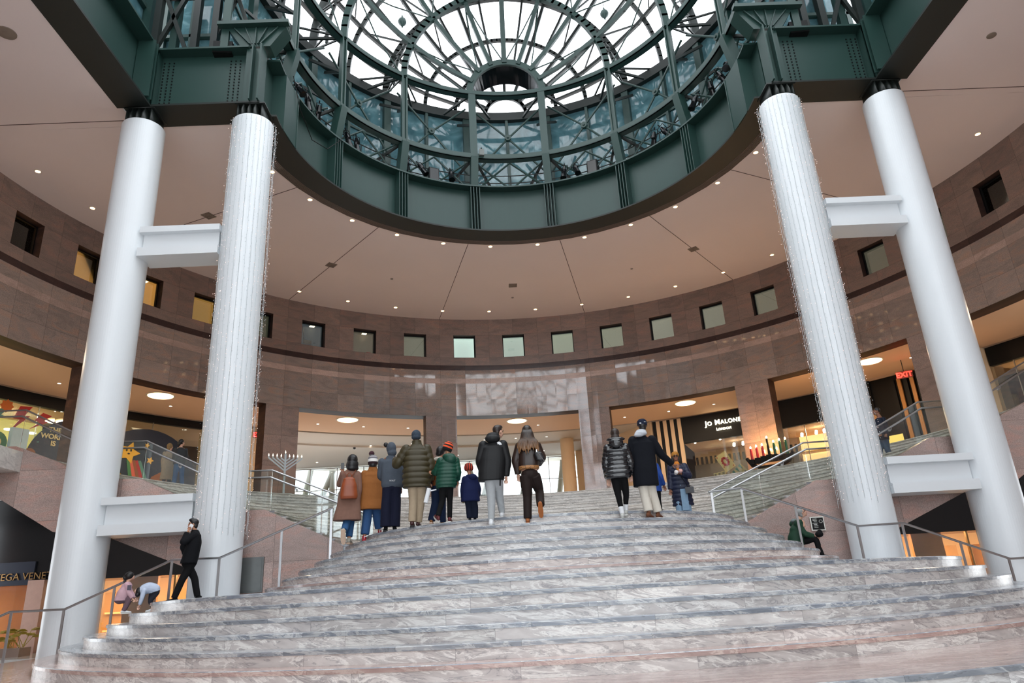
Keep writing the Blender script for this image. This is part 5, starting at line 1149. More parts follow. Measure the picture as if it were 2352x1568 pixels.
def blob(o, name, mat, balls, vx=0.01, sm=3, Mh=None, c=None):
    mb = MB()
    for (p, r) in balls:
        if Mh is not None: mb.ball(V(c) + Mh @ V(p), r, 14, rot=Mh)
        else: mb.ball(p, r, 14)
    g = mb.build(name, mat, o); voxel(g, vx, sm); return g
def strands(mb, pts_list, r0=0.016, r1=0.006):
    for pts in pts_list: P, R = resample(pts, [r0] * (len(pts) - 1) + [r1], 4); mb.tube(P, R, 6)
denim = cloth('blue_denim', '#2f557f'); denim2 = cloth('mid_blue_denim', '#31507a'); navy = cloth('navy_cloth', '#131a2c'); blk = cloth('black_cloth', '#09090b', noise=0.3); whites = cloth('white_leather', '#dfe0e2', 0.4, noise=0.04); gum = plain('pale_rubber', '#cdb09a', 0.7); dsole = plain('dark_rubber', '#1b1917', 0.7); wsole = plain('white_rubber', '#d8d6d0', 0.6)

# ---- woman in brown coat with tan backpack
b_ = (-4.0, -2.15, 2.782)
o, J, Mh = person(b_, -10.7, 'woman with black bob in a long dusty-brown coat carrying a tan leather backpack', dict(H=(-0.28, 0.0, 1.74), N=(-0.31, 0, 1.56), SL=(-0.47, 0, 1.46), SR=(-0.15, 0, 1.45), EL=(-0.55, 0.14, 1.26), WL=(-0.49, 0.26, 1.56), DL=(0, 0.2, 1), ER=(-0.12, -0.02, 1.14), WR=(-0.14, 0.0, 0.84), P=(-0.32, 0, 0.92), KL=(-0.36, -0.02, 0.46), AL=(-0.41, -0.24, 0.22), KR=(-0.28, 0.12, 0.5), AR=(-0.31, 0.0, 0.1)), 'tan', pants=denim, legr=(0.1, 0.085, 0.07), yaw=-20, cuff=0.05)
coat(o, J, cloth('dusty_brown_wool', '#7d5d50'), [(0.47, 0.295, 0.21, -0.355, -0.02), (0.9, 0.24, 0.17, -0.33, 0), (1.2, 0.21, 0.14, -0.31, 0), (1.42, 0.2, 0.13, -0.31, 0), (1.53, 0.12, 0.09, -0.31, 0), (1.57, 0.07, 0.07, -0.31, 0)], name='long_coat')
blob(o, 'hair', HR['black'], [((0, -0.02, 0.03), (0.115, 0.125, 0.125)), ((0, -0.06, -0.08), (0.125, 0.09, 0.12)), ((0, -0.06, -0.16), (0.13, 0.085, 0.07)), ((-0.075, 0.02, -0.09), (0.05, 0.08, 0.1)), ((0.075, 0.02, -0.09), (0.05, 0.08, 0.1))], Mh=Mh, c=J['H'])
g = MB().box((0, 0, 0), (0.07, 0.012, 0.14)).build('mobile_phone', M['black']); g.location = V(b_) + Matrix.Rotation(rad(10.7), 3, 'Z') @ V((-0.49, 0.22, 1.68)); g.rotation_euler = (0, 0, rad(10.7)); tag(g, 'dark phone raised by the woman with the tan backpack', 'phone')
shoe(o, (-0.41, -0.24, 0.22), 10, cloth('grey_canvas', '#a9a598'), gum, 1.05, pitch=68); shoe(o, (-0.31, 0.0, 0.1), 12, cloth('grey_canvas_two', '#a9a598'), gum, 1.0)
bp = empty('backpack', V(b_) + Matrix.Rotation(rad(10.7), 3, 'Z') @ V((-0.33, -0.22, 0.9)), rad(10.7), label='tan leather backpack on the back of the woman in the brown coat', cat='backpack')
lt = plain('tan_leather', '#8c4320', 0.38, noise=0.16, scale=6, bump=0.1); mb = MB(); torso(mb, [(0.0, 0.17, 0.075, 0, 0), (0.06, 0.185, 0.09, 0, 0), (0.25, 0.165, 0.085, 0, 0), (0.42, 0.125, 0.06, 0, 0), (0.46, 0.08, 0.03, 0, 0.01)]); g = mb.build('bag_body', lt, bp); voxel(g, 0.009, 3)
MB().tube([(-0.04, 0.02, 0.44), (-0.045, 0.02, 0.52), (0, 0.02, 0.56), (0.045, 0.02, 0.52), (0.04, 0.02, 0.44)], 0.009, 8).build('handle', lt, bp)
for s in (-1, 1): MB().tube([(s * 0.03, 0.03, 0.43), (s * 0.09, 0.045, 0.54), (s * 0.13, 0.1, 0.62)], [(0.018, 0.006)] * 3, 8).build('strap', lt, bp)

# ---- child in tan coat and pompom hat
b_ = (-4.0, -2.0, 2.782)
o, J, Mh = person(b_, -10.6, 'person in an oversized tan coat, blue jeans, red boots and white pompom hat', dict(H=(0.14, 0, 1.73), N=(0.14, 0, 1.55), SL=(-0.03, 0, 1.47), SR=(0.31, 0, 1.46), EL=(-0.13, -0.02, 1.15), WL=(-0.17, 0.03, 0.86), ER=(0.41, 0.05, 1.2), WR=(0.51, 0.1, 0.96), P=(0.14, 0, 0.9), KL=(0.03, -0.02, 0.5), AL=(-0.02, -0.06, 0.09), KR=(0.25, 0.1, 0.56), AR=(0.31, 0.2, 0.24)), 'tan', pants=denim2, legr=(0.105, 0.1, 0.092), cuff=0.1)
coat(o, J, cloth('camel_wool', '#8f592c', noise=0.1), [(0.70, 0.29, 0.19, 0.14, -0.02), (0.95, 0.28, 0.18, 0.14, 0), (1.25, 0.25, 0.16, 0.13, 0), (1.43, 0.22, 0.13, 0.14, 0), (1.54, 0.13, 0.1, 0.14, 0), (1.6, 0.085, 0.085, 0.14, 0)], arm=(0.095, 0.08, 0.07), name='coat', collar=((0.14, 0, 1.6), 0.09, 0.08))
hm = knit('striped_pompom_knit', [(0, '#2b151c'), (0.22, '#e3e0dc'), (0.42, '#6f6b70'), (0.55, '#a6a2a4'), (0.62, '#6f6b70'), (0.72, '#3a1620')])
hg = MB().lathe(J['H'] + V((0, -0.01, -0.06)), [(0.088, 0), (0.105, 0.03), (0.112, 0.1), (0.1, 0.17), (0.06, 0.22), (0.0, 0.235)], 24); hg.ball(J['H'] + V((-0.03, -0.01, 0.2)), 0.062, 14); g = hg.build('pompom_hat', hm, o, smooth=True)
blob(o, 'hair', HR['black'], [((0, -0.03, -0.06), (0.09, 0.085, 0.08))], Mh=Mh, c=J['H'])
rb = plain('red_leather', '#a01625', 0.4); s1 = shoe(o, (-0.02, -0.06, 0.09), 8, rb, gum, 1.05, hi=0.05, name='boot'); s2 = shoe(o, (0.31, 0.2, 0.24), 12, rb, gum, 1.0, hi=0.05, name='boot')
for (A, ss) in (((-0.02, -0.06, 0.09), s1), ((0.31, 0.2, 0.24), s2)): MB().box((A[0], A[1] - 0.052, A[2] - 0.01), (0.012, 0.01, 0.1)).box((A[0] + 0.03, A[1] - 0.03, A[2] + 0.045), (0.07, 0.06, 0.015)).build('white_trim', whites, ss)

# ---- person in grey hoodie
b_ = (-3.35, -2.7, ZL)
o, J, Mh = person(b_, -8.7, 'person in a slate-grey hooded sweatshirt and wide navy trousers beside the olive coat', dict(H=(0.0, 0, 1.72), N=(0, 0, 1.55), SL=(-0.19, 0, 1.43), SR=(0.17, 0, 1.43), EL=(-0.22, 0.1, 1.15), WL=(-0.12, 0.25, 1.05), ER=(0.24, 0, 1.15), WR=(0.21, 0.08, 0.9), P=(0.02, 0, 0.93), KL=(-0.09, 0, 0.5), AL=(-0.1, 0.0, 0.1), KR=(0.1, 0.02, 0.5), AR=(0.08, 0.03, 0.1)), 'brown', pants=cloth('wide_navy_cloth', '#12152a'), legr=(0.115, 0.11, 0.115), yaw=-25)
hd = cloth('slate_sweatshirt', '#4a515b'); coat(o, J, hd, [(0.88, 0.2, 0.14, 0.02, 0), (0.94, 0.22, 0.15, 0.02, 0), (1.2, 0.215, 0.15, 0.01, 0), (1.4, 0.2, 0.13, 0, 0), (1.5, 0.12, 0.1, 0, 0), (1.56, 0.08, 0.08, 0, 0)], arm=(0.08, 0.07, 0.055), name='sweatshirt')
blob(o, 'hood', hd, [((0, -0.01, 0.0), (0.105, 0.115, 0.135)), ((0.01, -0.03, -0.1), (0.1, 0.1, 0.09))], Mh=Mh, c=J['H']); blob(o, 'hair_bun', HR['black'], [((-0.11, 0.02, 0.08), (0.05, 0.05, 0.055))], c=J['H'], Mh=Matrix.Identity(3))
text('print', 'WAIT', 0.05, whites, o, (0.03, -0.158, 0.99), (PI / 2, 0, 0), 0.002)
shoe(o, (-0.1, 0.0, 0.1), -5, blk, dsole); shoe(o, (0.08, 0.03, 0.1), 5, blk, dsole)

# ---- tall person in olive puffer
b_ = (-2.75, -3.4, ZL)
o, J, Mh = person(b_, -6.8, 'tall person in olive quilted coat, grey beanie and khaki trousers, left arm out', dict(H=(0.02, 0.0, 1.79), N=(0.03, 0, 1.64), SL=(-0.18, 0, 1.53), SR=(0.23, 0, 1.53), EL=(-0.37, 0.05, 1.24), WL=(-0.4, 0.22, 1.37), DL=(0.1, 0.8, 0.3), ER=(0.31, 0.0, 1.2), WR=(0.3, 0.03, 0.89), P=(0.03, 0, 0.95), KL=(-0.05, 0.0, 0.48), AL=(-0.07, -0.02, 0.1), KR=(0.1, 0.05, 0.5), AR=(0.05, 0.12, 0.1)), 'tan', pants=cloth('khaki_cotton', '#a8957d'), legr=(0.11, 0.085, 0.075), gloves=True)
ol = cloth('olive_nylon', '#39311a', 0.5, noise=0.1, scale=5, bump=0.15, spec=0.4); coat(o, J, ol, [(0.75, 0.275, 0.19, 0.025, 0), (0.95, 0.28, 0.2, 0.025, 0), (1.25, 0.265, 0.18, 0.025, 0), (1.47, 0.24, 0.15, 0.025, 0), (1.59, 0.14, 0.11, 0.03, 0), (1.64, 0.1, 0.1, 0.03, 0)], arm=(0.1, 0.095, 0.07), puff=0.09, pitch=0.115, name='quilted_coat', collar=((0.03, 0, 1.66), 0.095, 0.1))
blob(o, 'beanie', cloth('grey_marled_knit', '#39434f', noise=0.5, scale=30), [((0, -0.01, 0.04), (0.098, 0.11, 0.1)), ((0, -0.015, -0.02), (0.098, 0.108, 0.06))], Mh=Mh, c=J['H'])
for s in 'LR': mb = MB(); hand_prims(mb, J['W' + s], (0, 0.2, -1) if s == 'R' else (0.2, 0.9, 0.2), 1 if s == 'L' else -1, 1.12, 0.6); voxel(mb.build('glove', blk, o), 0.008, 1)
br = plain('oxblood_leather', '#3a1716', 0.3); shoe(o, (-0.07, -0.02, 0.1), 4, br, dsole, 1.0, hi=0.03); shoe(o, (0.05, 0.12, 0.1), 12, br, dsole, 1.0, hi=0.03)

# ---- boy in brown jacket with fleece collar, holding a white tube
b_ = (-2.25, -3.1, ZL)
o, J, Mh = person(b_, -4.7, 'dark-haired boy in a brown jacket with cream fleece collar, half hidden behind the green jacket', dict(H=(0.0, 0, 1.5), N=(-0.02, 0, 1.36), SL=(-0.16, 0, 1.26), SR=(0.1, 0, 1.26), EL=(-0.22, -0.02, 1.02), WL=(-0.25, 0.02, 0.8), ER=(0.15, 0, 1.03), WR=(0.13, 0.05, 0.82), P=(-0.06, 0, 0.82), KL=(-0.14, 0.03, 0.46), AL=(-0.22, 0.02, 0.13), KR=(0.0, 0.1, 0.46), AR=(0.0, 0.12, 0.1)), 'tan', 0.88, pants=cloth('navy_jeans', '#16233e'), legr=(0.1, 0.09, 0.085), yaw=35)
coat(o, J, cloth('rust_brown_cloth', '#7d4420'), [(0.8, 0.17, 0.13, -0.05, 0), (1.05, 0.17, 0.13, -0.04, 0), (1.22, 0.16, 0.12, -0.03, 0), (1.33, 0.1, 0.08, -0.02, 0), (1.36, 0.07, 0.07, -0.02, 0)], 0.88, name='jacket')
blob(o, 'fleece_collar', cloth('cream_fleece', '#cfc5b8', noise=0.3, scale=50), [((-0.05, -0.02, 1.365), (0.1, 0.09, 0.04)), ((-0.1, -0.02, 1.34), (0.07, 0.07, 0.04))])
blob(o, 'hair', HR['black'], [((0, -0.02, 0.03), (0.092, 0.1, 0.1)), ((-0.02, -0.05, -0.03), (0.08, 0.06, 0.06))], Mh=Mh, c=J['H'])
shoe(o, (-0.22, 0.02, 0.13), 5, plain('tan_suede', '#8a5a34', 0.8), gum, 0.9, pitch=20); shoe(o, (0.0, 0.12, 0.1), 5, plain('tan_suede_two', '#8a5a34', 0.8), gum, 0.9)
q = V((-2.5, -3.9, 3.33)); q2 = V((-2.43, -3.88, 3.6)); t_ = MB().tube([q, q2], 0.042, 16).build('poster_tube', whites); MB().tube([q2 + V((0.0, 0, -0.05)), q2 + V((0.14, -0.01, -0.03))], [(0.012, 0.012)] * 2, 8).build('loose_flap', whites, t_); tag(t_, 'white rolled poster held low between the olive coat and green jacket', 'poster')

# ---- child in green puffer and striped hat
b_ = (-2.05, -3.7, ZL)
o, J, Mh = person(b_, -4.0, 'child in an emerald-green quilted jacket and orange-and-black striped hat', dict(H=(-0.02, 0, 1.455), N=(-0.02, 0, 1.31), SL=(-0.16, 0, 1.2), SR=(0.13, 0, 1.2), EL=(-0.25, 0.06, 1.0), WL=(-0.31, 0.2, 1.02), DL=(-0.6, 0.6, 0.1), ER=(0.17, -0.02, 0.97), WR=(0.16, 0.1, 0.83), P=(-0.06, 0, 0.76), KL=(-0.15, 0.02, 0.42), AL=(-0.23, -0.08, 0.14), KR=(0.0, 0.06, 0.42), AR=(-0.01, 0.06, 0.11)), 'tan', 0.86, pants=blk, legr=(0.085, 0.065, 0.055), yaw=-15, roll=-8)
gp = cloth('emerald_nylon', '#084030', 0.45, noise=0.1, scale=5, bump=0.12, spec=0.4); coat(o, J, gp, [(0.67, 0.19, 0.15, -0.07, 0), (0.75, 0.21, 0.16, -0.06, 0), (0.95, 0.205, 0.16, -0.04, 0), (1.15, 0.18, 0.14, -0.02, 0), (1.27, 0.11, 0.09, -0.02, 0), (1.31, 0.075, 0.075, -0.02, 0)], 0.86, arm=(0.095, 0.085, 0.065), puff=0.08, pitch=0.07, name='quilted_jacket')
blob(o, 'hood', gp, [((0.03, -0.1, 1.22), (0.125, 0.08, 0.1)), ((0.0, -0.08, 1.28), (0.13, 0.09, 0.06))])
hm = knit('orange_black_knit', [(0, '#0e0d0f'), (0.3, '#e2552b'), (0.46, '#0e0d0f'), (0.62, '#e2552b'), (0.78, '#0e0d0f'), (0.88, '#e2552b')]); 
hg = MB().lathe((0, 0, -0.06), [(0.09, 0), (0.1, 0.03), (0.104, 0.09), (0.09, 0.15), (0.05, 0.19), (0.0, 0.2)], 24).build('striped_hat', hm, o, smooth=True); hg.location = J['H']; hg.rotation_euler = (0, rad(22), 0)
rr = plain('red_black_trainer', '#57181c', 0.5); shoe(o, (-0.23, -0.08, 0.14), -18, rr, wsole, 0.88, pitch=-28); shoe(o, (-0.01, 0.06, 0.11), 8, rr, wsole, 0.88)

# ---- small child in navy
b_ = (-1.6, -3.5, ZL)
o, J, Mh = person(b_, -2.2, 'small child in navy hooded coat and trousers with orange-and-black knit hat', dict(H=(-0.07, 0, 1.055), N=(-0.06, 0, 0.935), SL=(-0.15, 0, 0.85), SR=(0.05, 0, 0.85), EL=(-0.19, 0.02, 0.65), WL=(-0.2, 0.02, 0.5), ER=(0.1, 0.02, 0.65), WR=(0.09, 0.1, 0.52), P=(-0.05, 0, 0.5), KL=(-0.09, 0.0, 0.28), AL=(-0.08, 0.0, 0.1), KR=(0.03, 0.02, 0.28), AR=(0.02, 0.02, 0.1)), 'tan', 0.7, pants=navy, legr=(0.1, 0.09, 0.09), yaw=-30)
nv = cloth('navy_fleece', '#121b42'); coat(o, J, nv, [(0.41, 0.19, 0.14, -0.055, 0), (0.6, 0.175, 0.13, -0.055, 0), (0.8, 0.14, 0.1, -0.05, 0), (0.9, 0.09, 0.08, -0.055, 0), (0.94, 0.06, 0.06, -0.06, 0)], 0.7, arm=(0.1, 0.095, 0.075), name='coat'); blob(o, 'hood', nv, [((0.0, -0.06, 0.88), (0.09, 0.06, 0.07))])
hm, nt, b = nmat('orange_net_knit'); tc = nt.nodes.new('ShaderNodeTexCoord'); w = nt.nodes.new('ShaderNodeTexWave'); w.inputs['Scale'].default_value = 9; w.inputs['Distortion'].default_value = 3; nt.links.new(tc.outputs['Object'], w.inputs['Vector']); nt.links.new(ramp(nt, w.outputs['Fac'], [(0.3, lin('#141014')), (0.45, lin('#c43c20'))]), b.inputs['Base Color']); b.inputs['Roughness'].default_value = 0.9
MB().lathe(J['H'] + V((0, 0, -0.035)), [(0.08, 0), (0.09, 0.02), (0.093, 0.07), (0.075, 0.13), (0.03, 0.155), (0, 0.158)], 22).build('knit_hat', hm, o, smooth=True)
mb = MB(); hand_prims(mb, J['WL'], (0, 0, -1), 1, 0.8, 0.5); voxel(mb.build('green_glove', plain('green_glove_knit', '#14613f', 0.9), o), 0.007, 1)
shoe(o, (-0.08, 0.0, 0.1), 0, blk, dsole, 0.7); shoe(o, (0.02, 0.02, 0.1), 0, blk, dsole, 0.7)

# ---- man in black parka
b_ = (-1.25, -4.4, 2.782)
o, J, Mh = person(b_, -0.8, 'dark-haired man in a black hooded parka, light grey joggers and white trainers', dict(H=(0.21, 0.03, 1.75), N=(0.13, 0, 1.58), SL=(-0.09, 0, 1.49), SR=(0.28, 0, 1.49), EL=(-0.17, 0.0, 1.2), WL=(-0.13, 0.18, 1.0), ER=(0.35, 0.02, 1.18), WR=(0.32, 0.04, 0.9), P=(0.08, 0, 0.93), KL=(0.02, 0.0, 0.5), AL=(-0.0, -0.02, 0.1), KR=(0.17, 0.16, 0.58), AR=(0.21, 0.26, 0.26)), 'light', pants=cloth('light_grey_jersey', '#a9acae'), legr=(0.1, 0.082, 0.056), yaw=50, face=True)
pk = cloth('black_shell_fabric', '#08090c', 0.6, noise=0.2, bump=0.15, spec=0.4); coat(o, J, pk, [(0.82, 0.245, 0.17, 0.03, 0), (0.95, 0.25, 0.17, 0.04, 0), (1.2, 0.25, 0.16, 0.07, 0), (1.42, 0.22, 0.14, 0.09, 0), (1.53, 0.13, 0.1, 0.11, 0), (1.58, 0.09, 0.09, 0.12, 0)], arm=(0.095, 0.08, 0.06), name='parka')
blob(o, 'hood', pk, [((0.09, -0.09, 1.6), (0.15, 0.1, 0.085)), ((0.1, -0.06, 1.66), (0.13, 0.1, 0.07))])
MB().box((0.215, -0.135, 1.49), (0.075, 0.006, 0.02)).ball((0.205, -0.137, 1.51), (0.036, 0.004, 0.018), 12).box((0.235, -0.137, 1.47), (0.05, 0.006, 0.012)).build('chest_logo', whites, o)
blob(o, 'hair', HR['brown'], [((0, -0.03, 0.045), (0.088, 0.095, 0.09)), ((0, 0.0, 0.09), (0.08, 0.09, 0.05)), ((0, -0.06, -0.02), (0.075, 0.05, 0.07))], Mh=Mh, c=J['H'])
shoe(o, (-0.0, -0.02, 0.1), 8, whites, wsole, 1.12, hi=0.01); shoe(o, (0.21, 0.26, 0.26), 12, whites, wsole, 1.1, pitch=6)
MB().tube([(0.2, -0.17, 0.85), (0.19, -0.17, 0.7)], 0.014, 6).build('drawcord', blk, o)

# ---- woman with long hair
b_ = (-0.6, -4.4, 2.782)
o, J, Mh = person(b_, 2.0, 'woman with long wavy highlighted hair, brown leather jacket with leopard hem and flared trousers', dict(H=(0.105, 0.0, 1.715), N=(0.11, 0, 1.54), SL=(-0.06, 0, 1.44), SR=(0.28, 0, 1.43), EL=(-0.14, 0.0, 1.18), WL=(-0.11, 0.06, 0.93), ER=(0.36, 0.05, 1.22), WR=(0.29, 0.22, 1.12), DR=(-0.5, 0.5, 0.1), P=(0.11, 0, 0.93), KL=(0.04, 0.02, 0.5), AL=(0.02, 0.0, 0.11), KR=(0.27, 0.14, 0.6), AR=(0.27, -0.14, 0.32)), 'light', pants=cloth('espresso_jersey', '#231815', 0.7), legr=(0.115, 0.085, 0.075))
lj = plain('brown_leather', '#2c1d16', 0.35, noise=0.2, scale=7, bump=0.15); coat(o, J, lj, [(1.02, 0.185, 0.14, 0.1, 0), (1.12, 0.2, 0.15, 0.105, 0), (1.3, 0.2, 0.14, 0.11, 0), (1.42, 0.18, 0.13, 0.11, 0), (1.5, 0.11, 0.09, 0.11, 0), (1.54, 0.07, 0.07, 0.11, 0)], arm=(0.085, 0.08, 0.06), name='leather_jacket')
lm2, nt, b = nmat('leopard_trim'); tc = nt.nodes.new('ShaderNodeTexCoord'); vn = nt.nodes.new('ShaderNodeTexVoronoi'); vn.inputs['Scale'].default_value = 38; nt.links.new(tc.outputs['Object'], vn.inputs['Vector']); nt.links.new(ramp(nt, vn.outputs['Distance'], [(0.28, lin('#1a110c')), (0.4, lin('#a5713f'))]), b.inputs['Base Color'])
mb = MB(); torso(mb, [(0.99, 0.185, 0.145, 0.1, 0), (1.02, 0.2, 0.16, 0.1, 0), (1.055, 0.19, 0.15, 0.1, 0)]); mb.build('leopard_hem', lm2, o, smooth=True)
hh = nmat('highlighted_hair'); m, nt, b = hh; tc = nt.nodes.new('ShaderNodeTexCoord'); sp = nt.nodes.new('ShaderNodeSeparateXYZ'); nt.links.new(tc.outputs['Generated'], sp.inputs[0]); nz = nt.nodes.new('ShaderNodeTexNoise'); nz.inputs['Scale'].default_value = 16; mp = nt.nodes.new('ShaderNodeMapping'); mp.inputs['Scale'].default_value = (3, 3, 0.4); nt.links.new(tc.outputs['Generated'], mp.inputs['Vector']); nt.links.new(mp.outputs[0], nz.inputs['Vector'])
f_ = math_(nt, 'ADD', sp.outputs[2], math_(nt, 'MULTIPLY', math_(nt, 'SUBTRACT', nz.outputs['Fac'], 0.5), 0.7)); nt.links.new(ramp(nt, f_, [(0.1, lin('#7d5630')), (0.4, lin('#4e3522')), (0.65, lin('#2c1f18')), (1.0, lin('#211812'))]), b.inputs['Base Color']); b.inputs['Roughness'].default_value = 0.4
mb = MB(); mb.ball(J['H'] + V((0, -0.015, 0.02)), (0.098, 0.112, 0.112), 16)
random.seed(2); lst = []
for k in range(26):
    a = -1.9 + 3.8 * k / 25; x = 0.105 + 0.09 * math.sin(a); y = -0.04 - 0.07 * math.cos(a * 0.7); L_ = random.uniform(1.22, 1.34) + 0.05 * abs(math.sin(a)); fx = x + (x - 0.105) * 1.0
    lst.append([(0.105 + 0.05 * math.sin(a), -0.05, 1.77), (x, y - 0.02, 1.68), (x + (x - 0.105) * 0.35, y - 0.04, 1.56), (fx + 0.015 * math.sin(k), y - 0.07, 1.46), (fx - 0.02 * math.sin(k * 2), y - 0.09, L_)])
strands(mb, lst, 0.024, 0.008); g = mb.build('long_hair', m, o); voxel(g, 0.008, 1)
tn = plain('orange_tan_sole', '#a9622f', 0.7); shoe(o, (0.02, 0.0, 0.11), 4, plain('tan_shoe', '#9a5a2c', 0.6), tn, 0.95); shoe(o, (0.27, -0.14, 0.32), 6, plain('tan_shoe_two', '#9a5a2c', 0.6), tn, 0.95, pitch=62)
q = V(b_) + Matrix.Rotation(rad(-2.0), 3, 'Z') @ V((0.3, -0.17, 1.15)); bg = empty('shoulder_bag', q, rad(-2), label='black shoulder bag under the arm of the long-haired woman', cat='bag'); mb = MB(); torso(mb, [(-0.06, 0.02, 0.03, 0.04, 0), (0.0, 0.09, 0.045, 0.02, 0), (0.1, 0.085, 0.04, -0.01, 0), (0.15, 0.03, 0.02, -0.03, 0)]); voxel(mb.build('bag_body', plain('black_leather', '#121114', 0.3), bg), 0.008, 2)
MB().tube([(-0.05, 0.0, 0.12), (-0.03, 0.05, 0.26), (0.0, 0.14, 0.32)], 0.01, 6).build('strap', blk, bg); MB().tube([(-0.03, -0.05, 0.12), (0.04, -0.05, 0.02), (0.11, -0.03, -0.06)], 0.005, 6).box((-0.04, -0.045, 0.15), (0.02, 0.01, 0.05)).build('metal_trim', M['steel'], bg)

# ---- woman in glossy black puffer
b_ = (1.373, -4.4, 2.782)
o, J, Mh = person(b_, 10.5, 'dark-haired woman in a glossy black quilted jacket, black leggings and white socks', dict(H=(-0.19, 0.0, 1.65), N=(-0.19, 0, 1.49), SL=(-0.36, 0, 1.38), SR=(-0.02, 0, 1.37), EL=(-0.43, 0.0, 1.08), WL=(-0.42, 0.06, 0.8), ER=(0.05, 0.02, 1.1), WR=(0.03, 0.1, 0.85), P=(-0.2, 0, 0.88), KL=(-0.25, 0.0, 0.46), AL=(-0.21, -0.02, 0.1), KR=(-0.1, 0.08, 0.48), AR=(-0.14, 0.16, 0.18)), 'light', pants=cloth('black_leggings', '#08080a', noise=0.2), legr=(0.088, 0.062, 0.045), cuff=0.1, sc_=0.96)
gl = plain('glossy_black_nylon', '#17171a', 0.22, noise=0.2, scale=9, bump=0.5, spec=0.7, coat=0.3); coat(o, J, gl, [(0.77, 0.23, 0.17, -0.215, 0), (0.88, 0.25, 0.18, -0.21, 0), (1.08, 0.2, 0.15, -0.2, 0), (1.3, 0.22, 0.16, -0.19, 0), (1.4, 0.15, 0.12, -0.19, 0), (1.47, 0.09, 0.09, -0.19, 0)], arm=(0.095, 0.085, 0.065), puff=0.12, pitch=0.085, name='quilted_jacket', sm=2)
blob(o, 'hood', gl, [((-0.19, -0.1, 1.47), (0.15, 0.1, 0.1)), ((-0.19, -0.06, 1.54), (0.19, 0.12, 0.045)), ((-0.19, -0.13, 1.42), (0.1, 0.06, 0.07))])
blob(o, 'hair', HR['brown'], [((0, -0.02, 0.025), (0.092, 0.105, 0.105)), ((0, -0.06, -0.08), (0.09, 0.07, 0.1)), ((0, -0.07, -0.14), (0.1, 0.06, 0.05))], Mh=Mh, c=J['H']); MB().box((-0.22, 0.04, 1.745), (0.045, 0.03, 0.02)).box((-0.16, 0.04, 1.745), (0.045, 0.03, 0.02)).build('sunglasses', M['black'], o)
for s, A in (('L', (-0.21, -0.02, 0.1)), ('R', (-0.14, 0.16, 0.18))): limb(m_ := MB(), [J['K' + s] * 0.35 + V(A) * 0.65, A], [0.05, 0.048]); m_.build('sock', whites, o, smooth=True); shoe(o, A, 5, plain('grey_white_trainer', '#b9b9b4', 0.6), wsole, 0.95)
q = V(b_) + Matrix.Rotation(rad(-10.5), 3, 'Z') @ V((-0.41, 0.1, 0.64)); cp = empty('drink_cup', q, 0, label='clear cup held low in the left hand of the glossy-jacket woman', cat='cup'); MB().lathe((0, 0, 0), [(0.03, 0), (0.042, 0.11), (0.045, 0.115)], 16).build('cup', plain('clear_cup_plastic', '#b9bcb8', 0.2), cp); MB().lathe((0, 0, 0.115), [(0.046, 0), (0.04, 0.025), (0.015, 0.04)], 16).build('lid', whites, cp)

# ---- man in navy overcoat and cap
b_ = (1.9, -4.34, 2.782)
o, J, Mh = person(b_, 12.6, 'man in a long dark navy overcoat, navy cap, pale hood and white jeans', dict(H=(-0.16, 0.0, 1.82), N=(-0.2, 0, 1.63), SL=(-0.38, 0, 1.53), SR=(-0.01, 0, 1.51), EL=(-0.46, 0.0, 1.22), WL=(-0.44, 0.04, 0.92), ER=(0.14, 0.06, 1.22), WR=(0.33, 0.18, 1.02), DR=(0.8, 0.4, -0.3), P=(-0.22, 0, 0.95), KL=(-0.27, 0.0, 0.45), AL=(-0.23, -0.02, 0.11), KR=(-0.12, 0.1, 0.5), AR=(-0.06, 0.15, 0.1)), 'brown', pants=cloth('white_denim', '#d5cdc0', noise=0.06), legr=(0.11, 0.09, 0.09), cuff=0.03, sc_=0.96)
ov = cloth('midnight_wool', '#070a13', noise=0.2); coat(o, J, ov, [(0.61, 0.25, 0.18, -0.22, 0), (0.9, 0.25, 0.17, -0.22, 0), (1.2, 0.24, 0.15, -0.21, 0), (1.44, 0.225, 0.14, -0.2, 0), (1.56, 0.13, 0.1, -0.2, 0), (1.61, 0.09, 0.09, -0.2, 0)], arm=(0.095, 0.08, 0.062), name='overcoat')
blob(o, 'hood', cloth('pale_grey_jersey', '#b9bcc2'), [((-0.21, -0.07, 1.645), (0.13, 0.1, 0.06)), ((-0.2, -0.04, 1.69), (0.11, 0.1, 0.05)), ((-0.25, -0.11, 1.61), (0.1, 0.06, 0.04))])
blob(o, 'hair', HR['black'], [((0, -0.03, -0.02), (0.08, 0.085, 0.08)), ((0, -0.05, -0.07), (0.07, 0.055, 0.05))], Mh=Mh, c=J['H'])
nc = cloth('navy_cap_cloth', '#141b30'); mb = MB().lathe(J['H'] + V((0, -0.005, 0.0)), [(0.098, 0), (0.101, 0.04), (0.094, 0.09), (0.06, 0.125), (0.0, 0.135)], 24).box(J['H'] + V((0.02, 0.13, 0.02)), (0.15, 0.12, 0.015)); c_ = mb.build('cap', nc, o, smooth=False)
MB().box(J['H'] + V((-0.03, -0.103, 0.03)), (0.035, 0.006, 0.02)).box(J['H'] + V((0.05, -0.09, 0.05)), (0.05, 0.01, 0.008)).build('cap_print', whites, c_)
bsh = plain('brown_suede', '#6b3f27', 0.8); shoe(o, (-0.23, -0.02, 0.1), 25, bsh, plain('brown_sole', '#4a2c1c', 0.7), 1.02, pitch=8); shoe(o, (-0.06, 0.15, 0.1), 20, bsh, gum, 1.0)
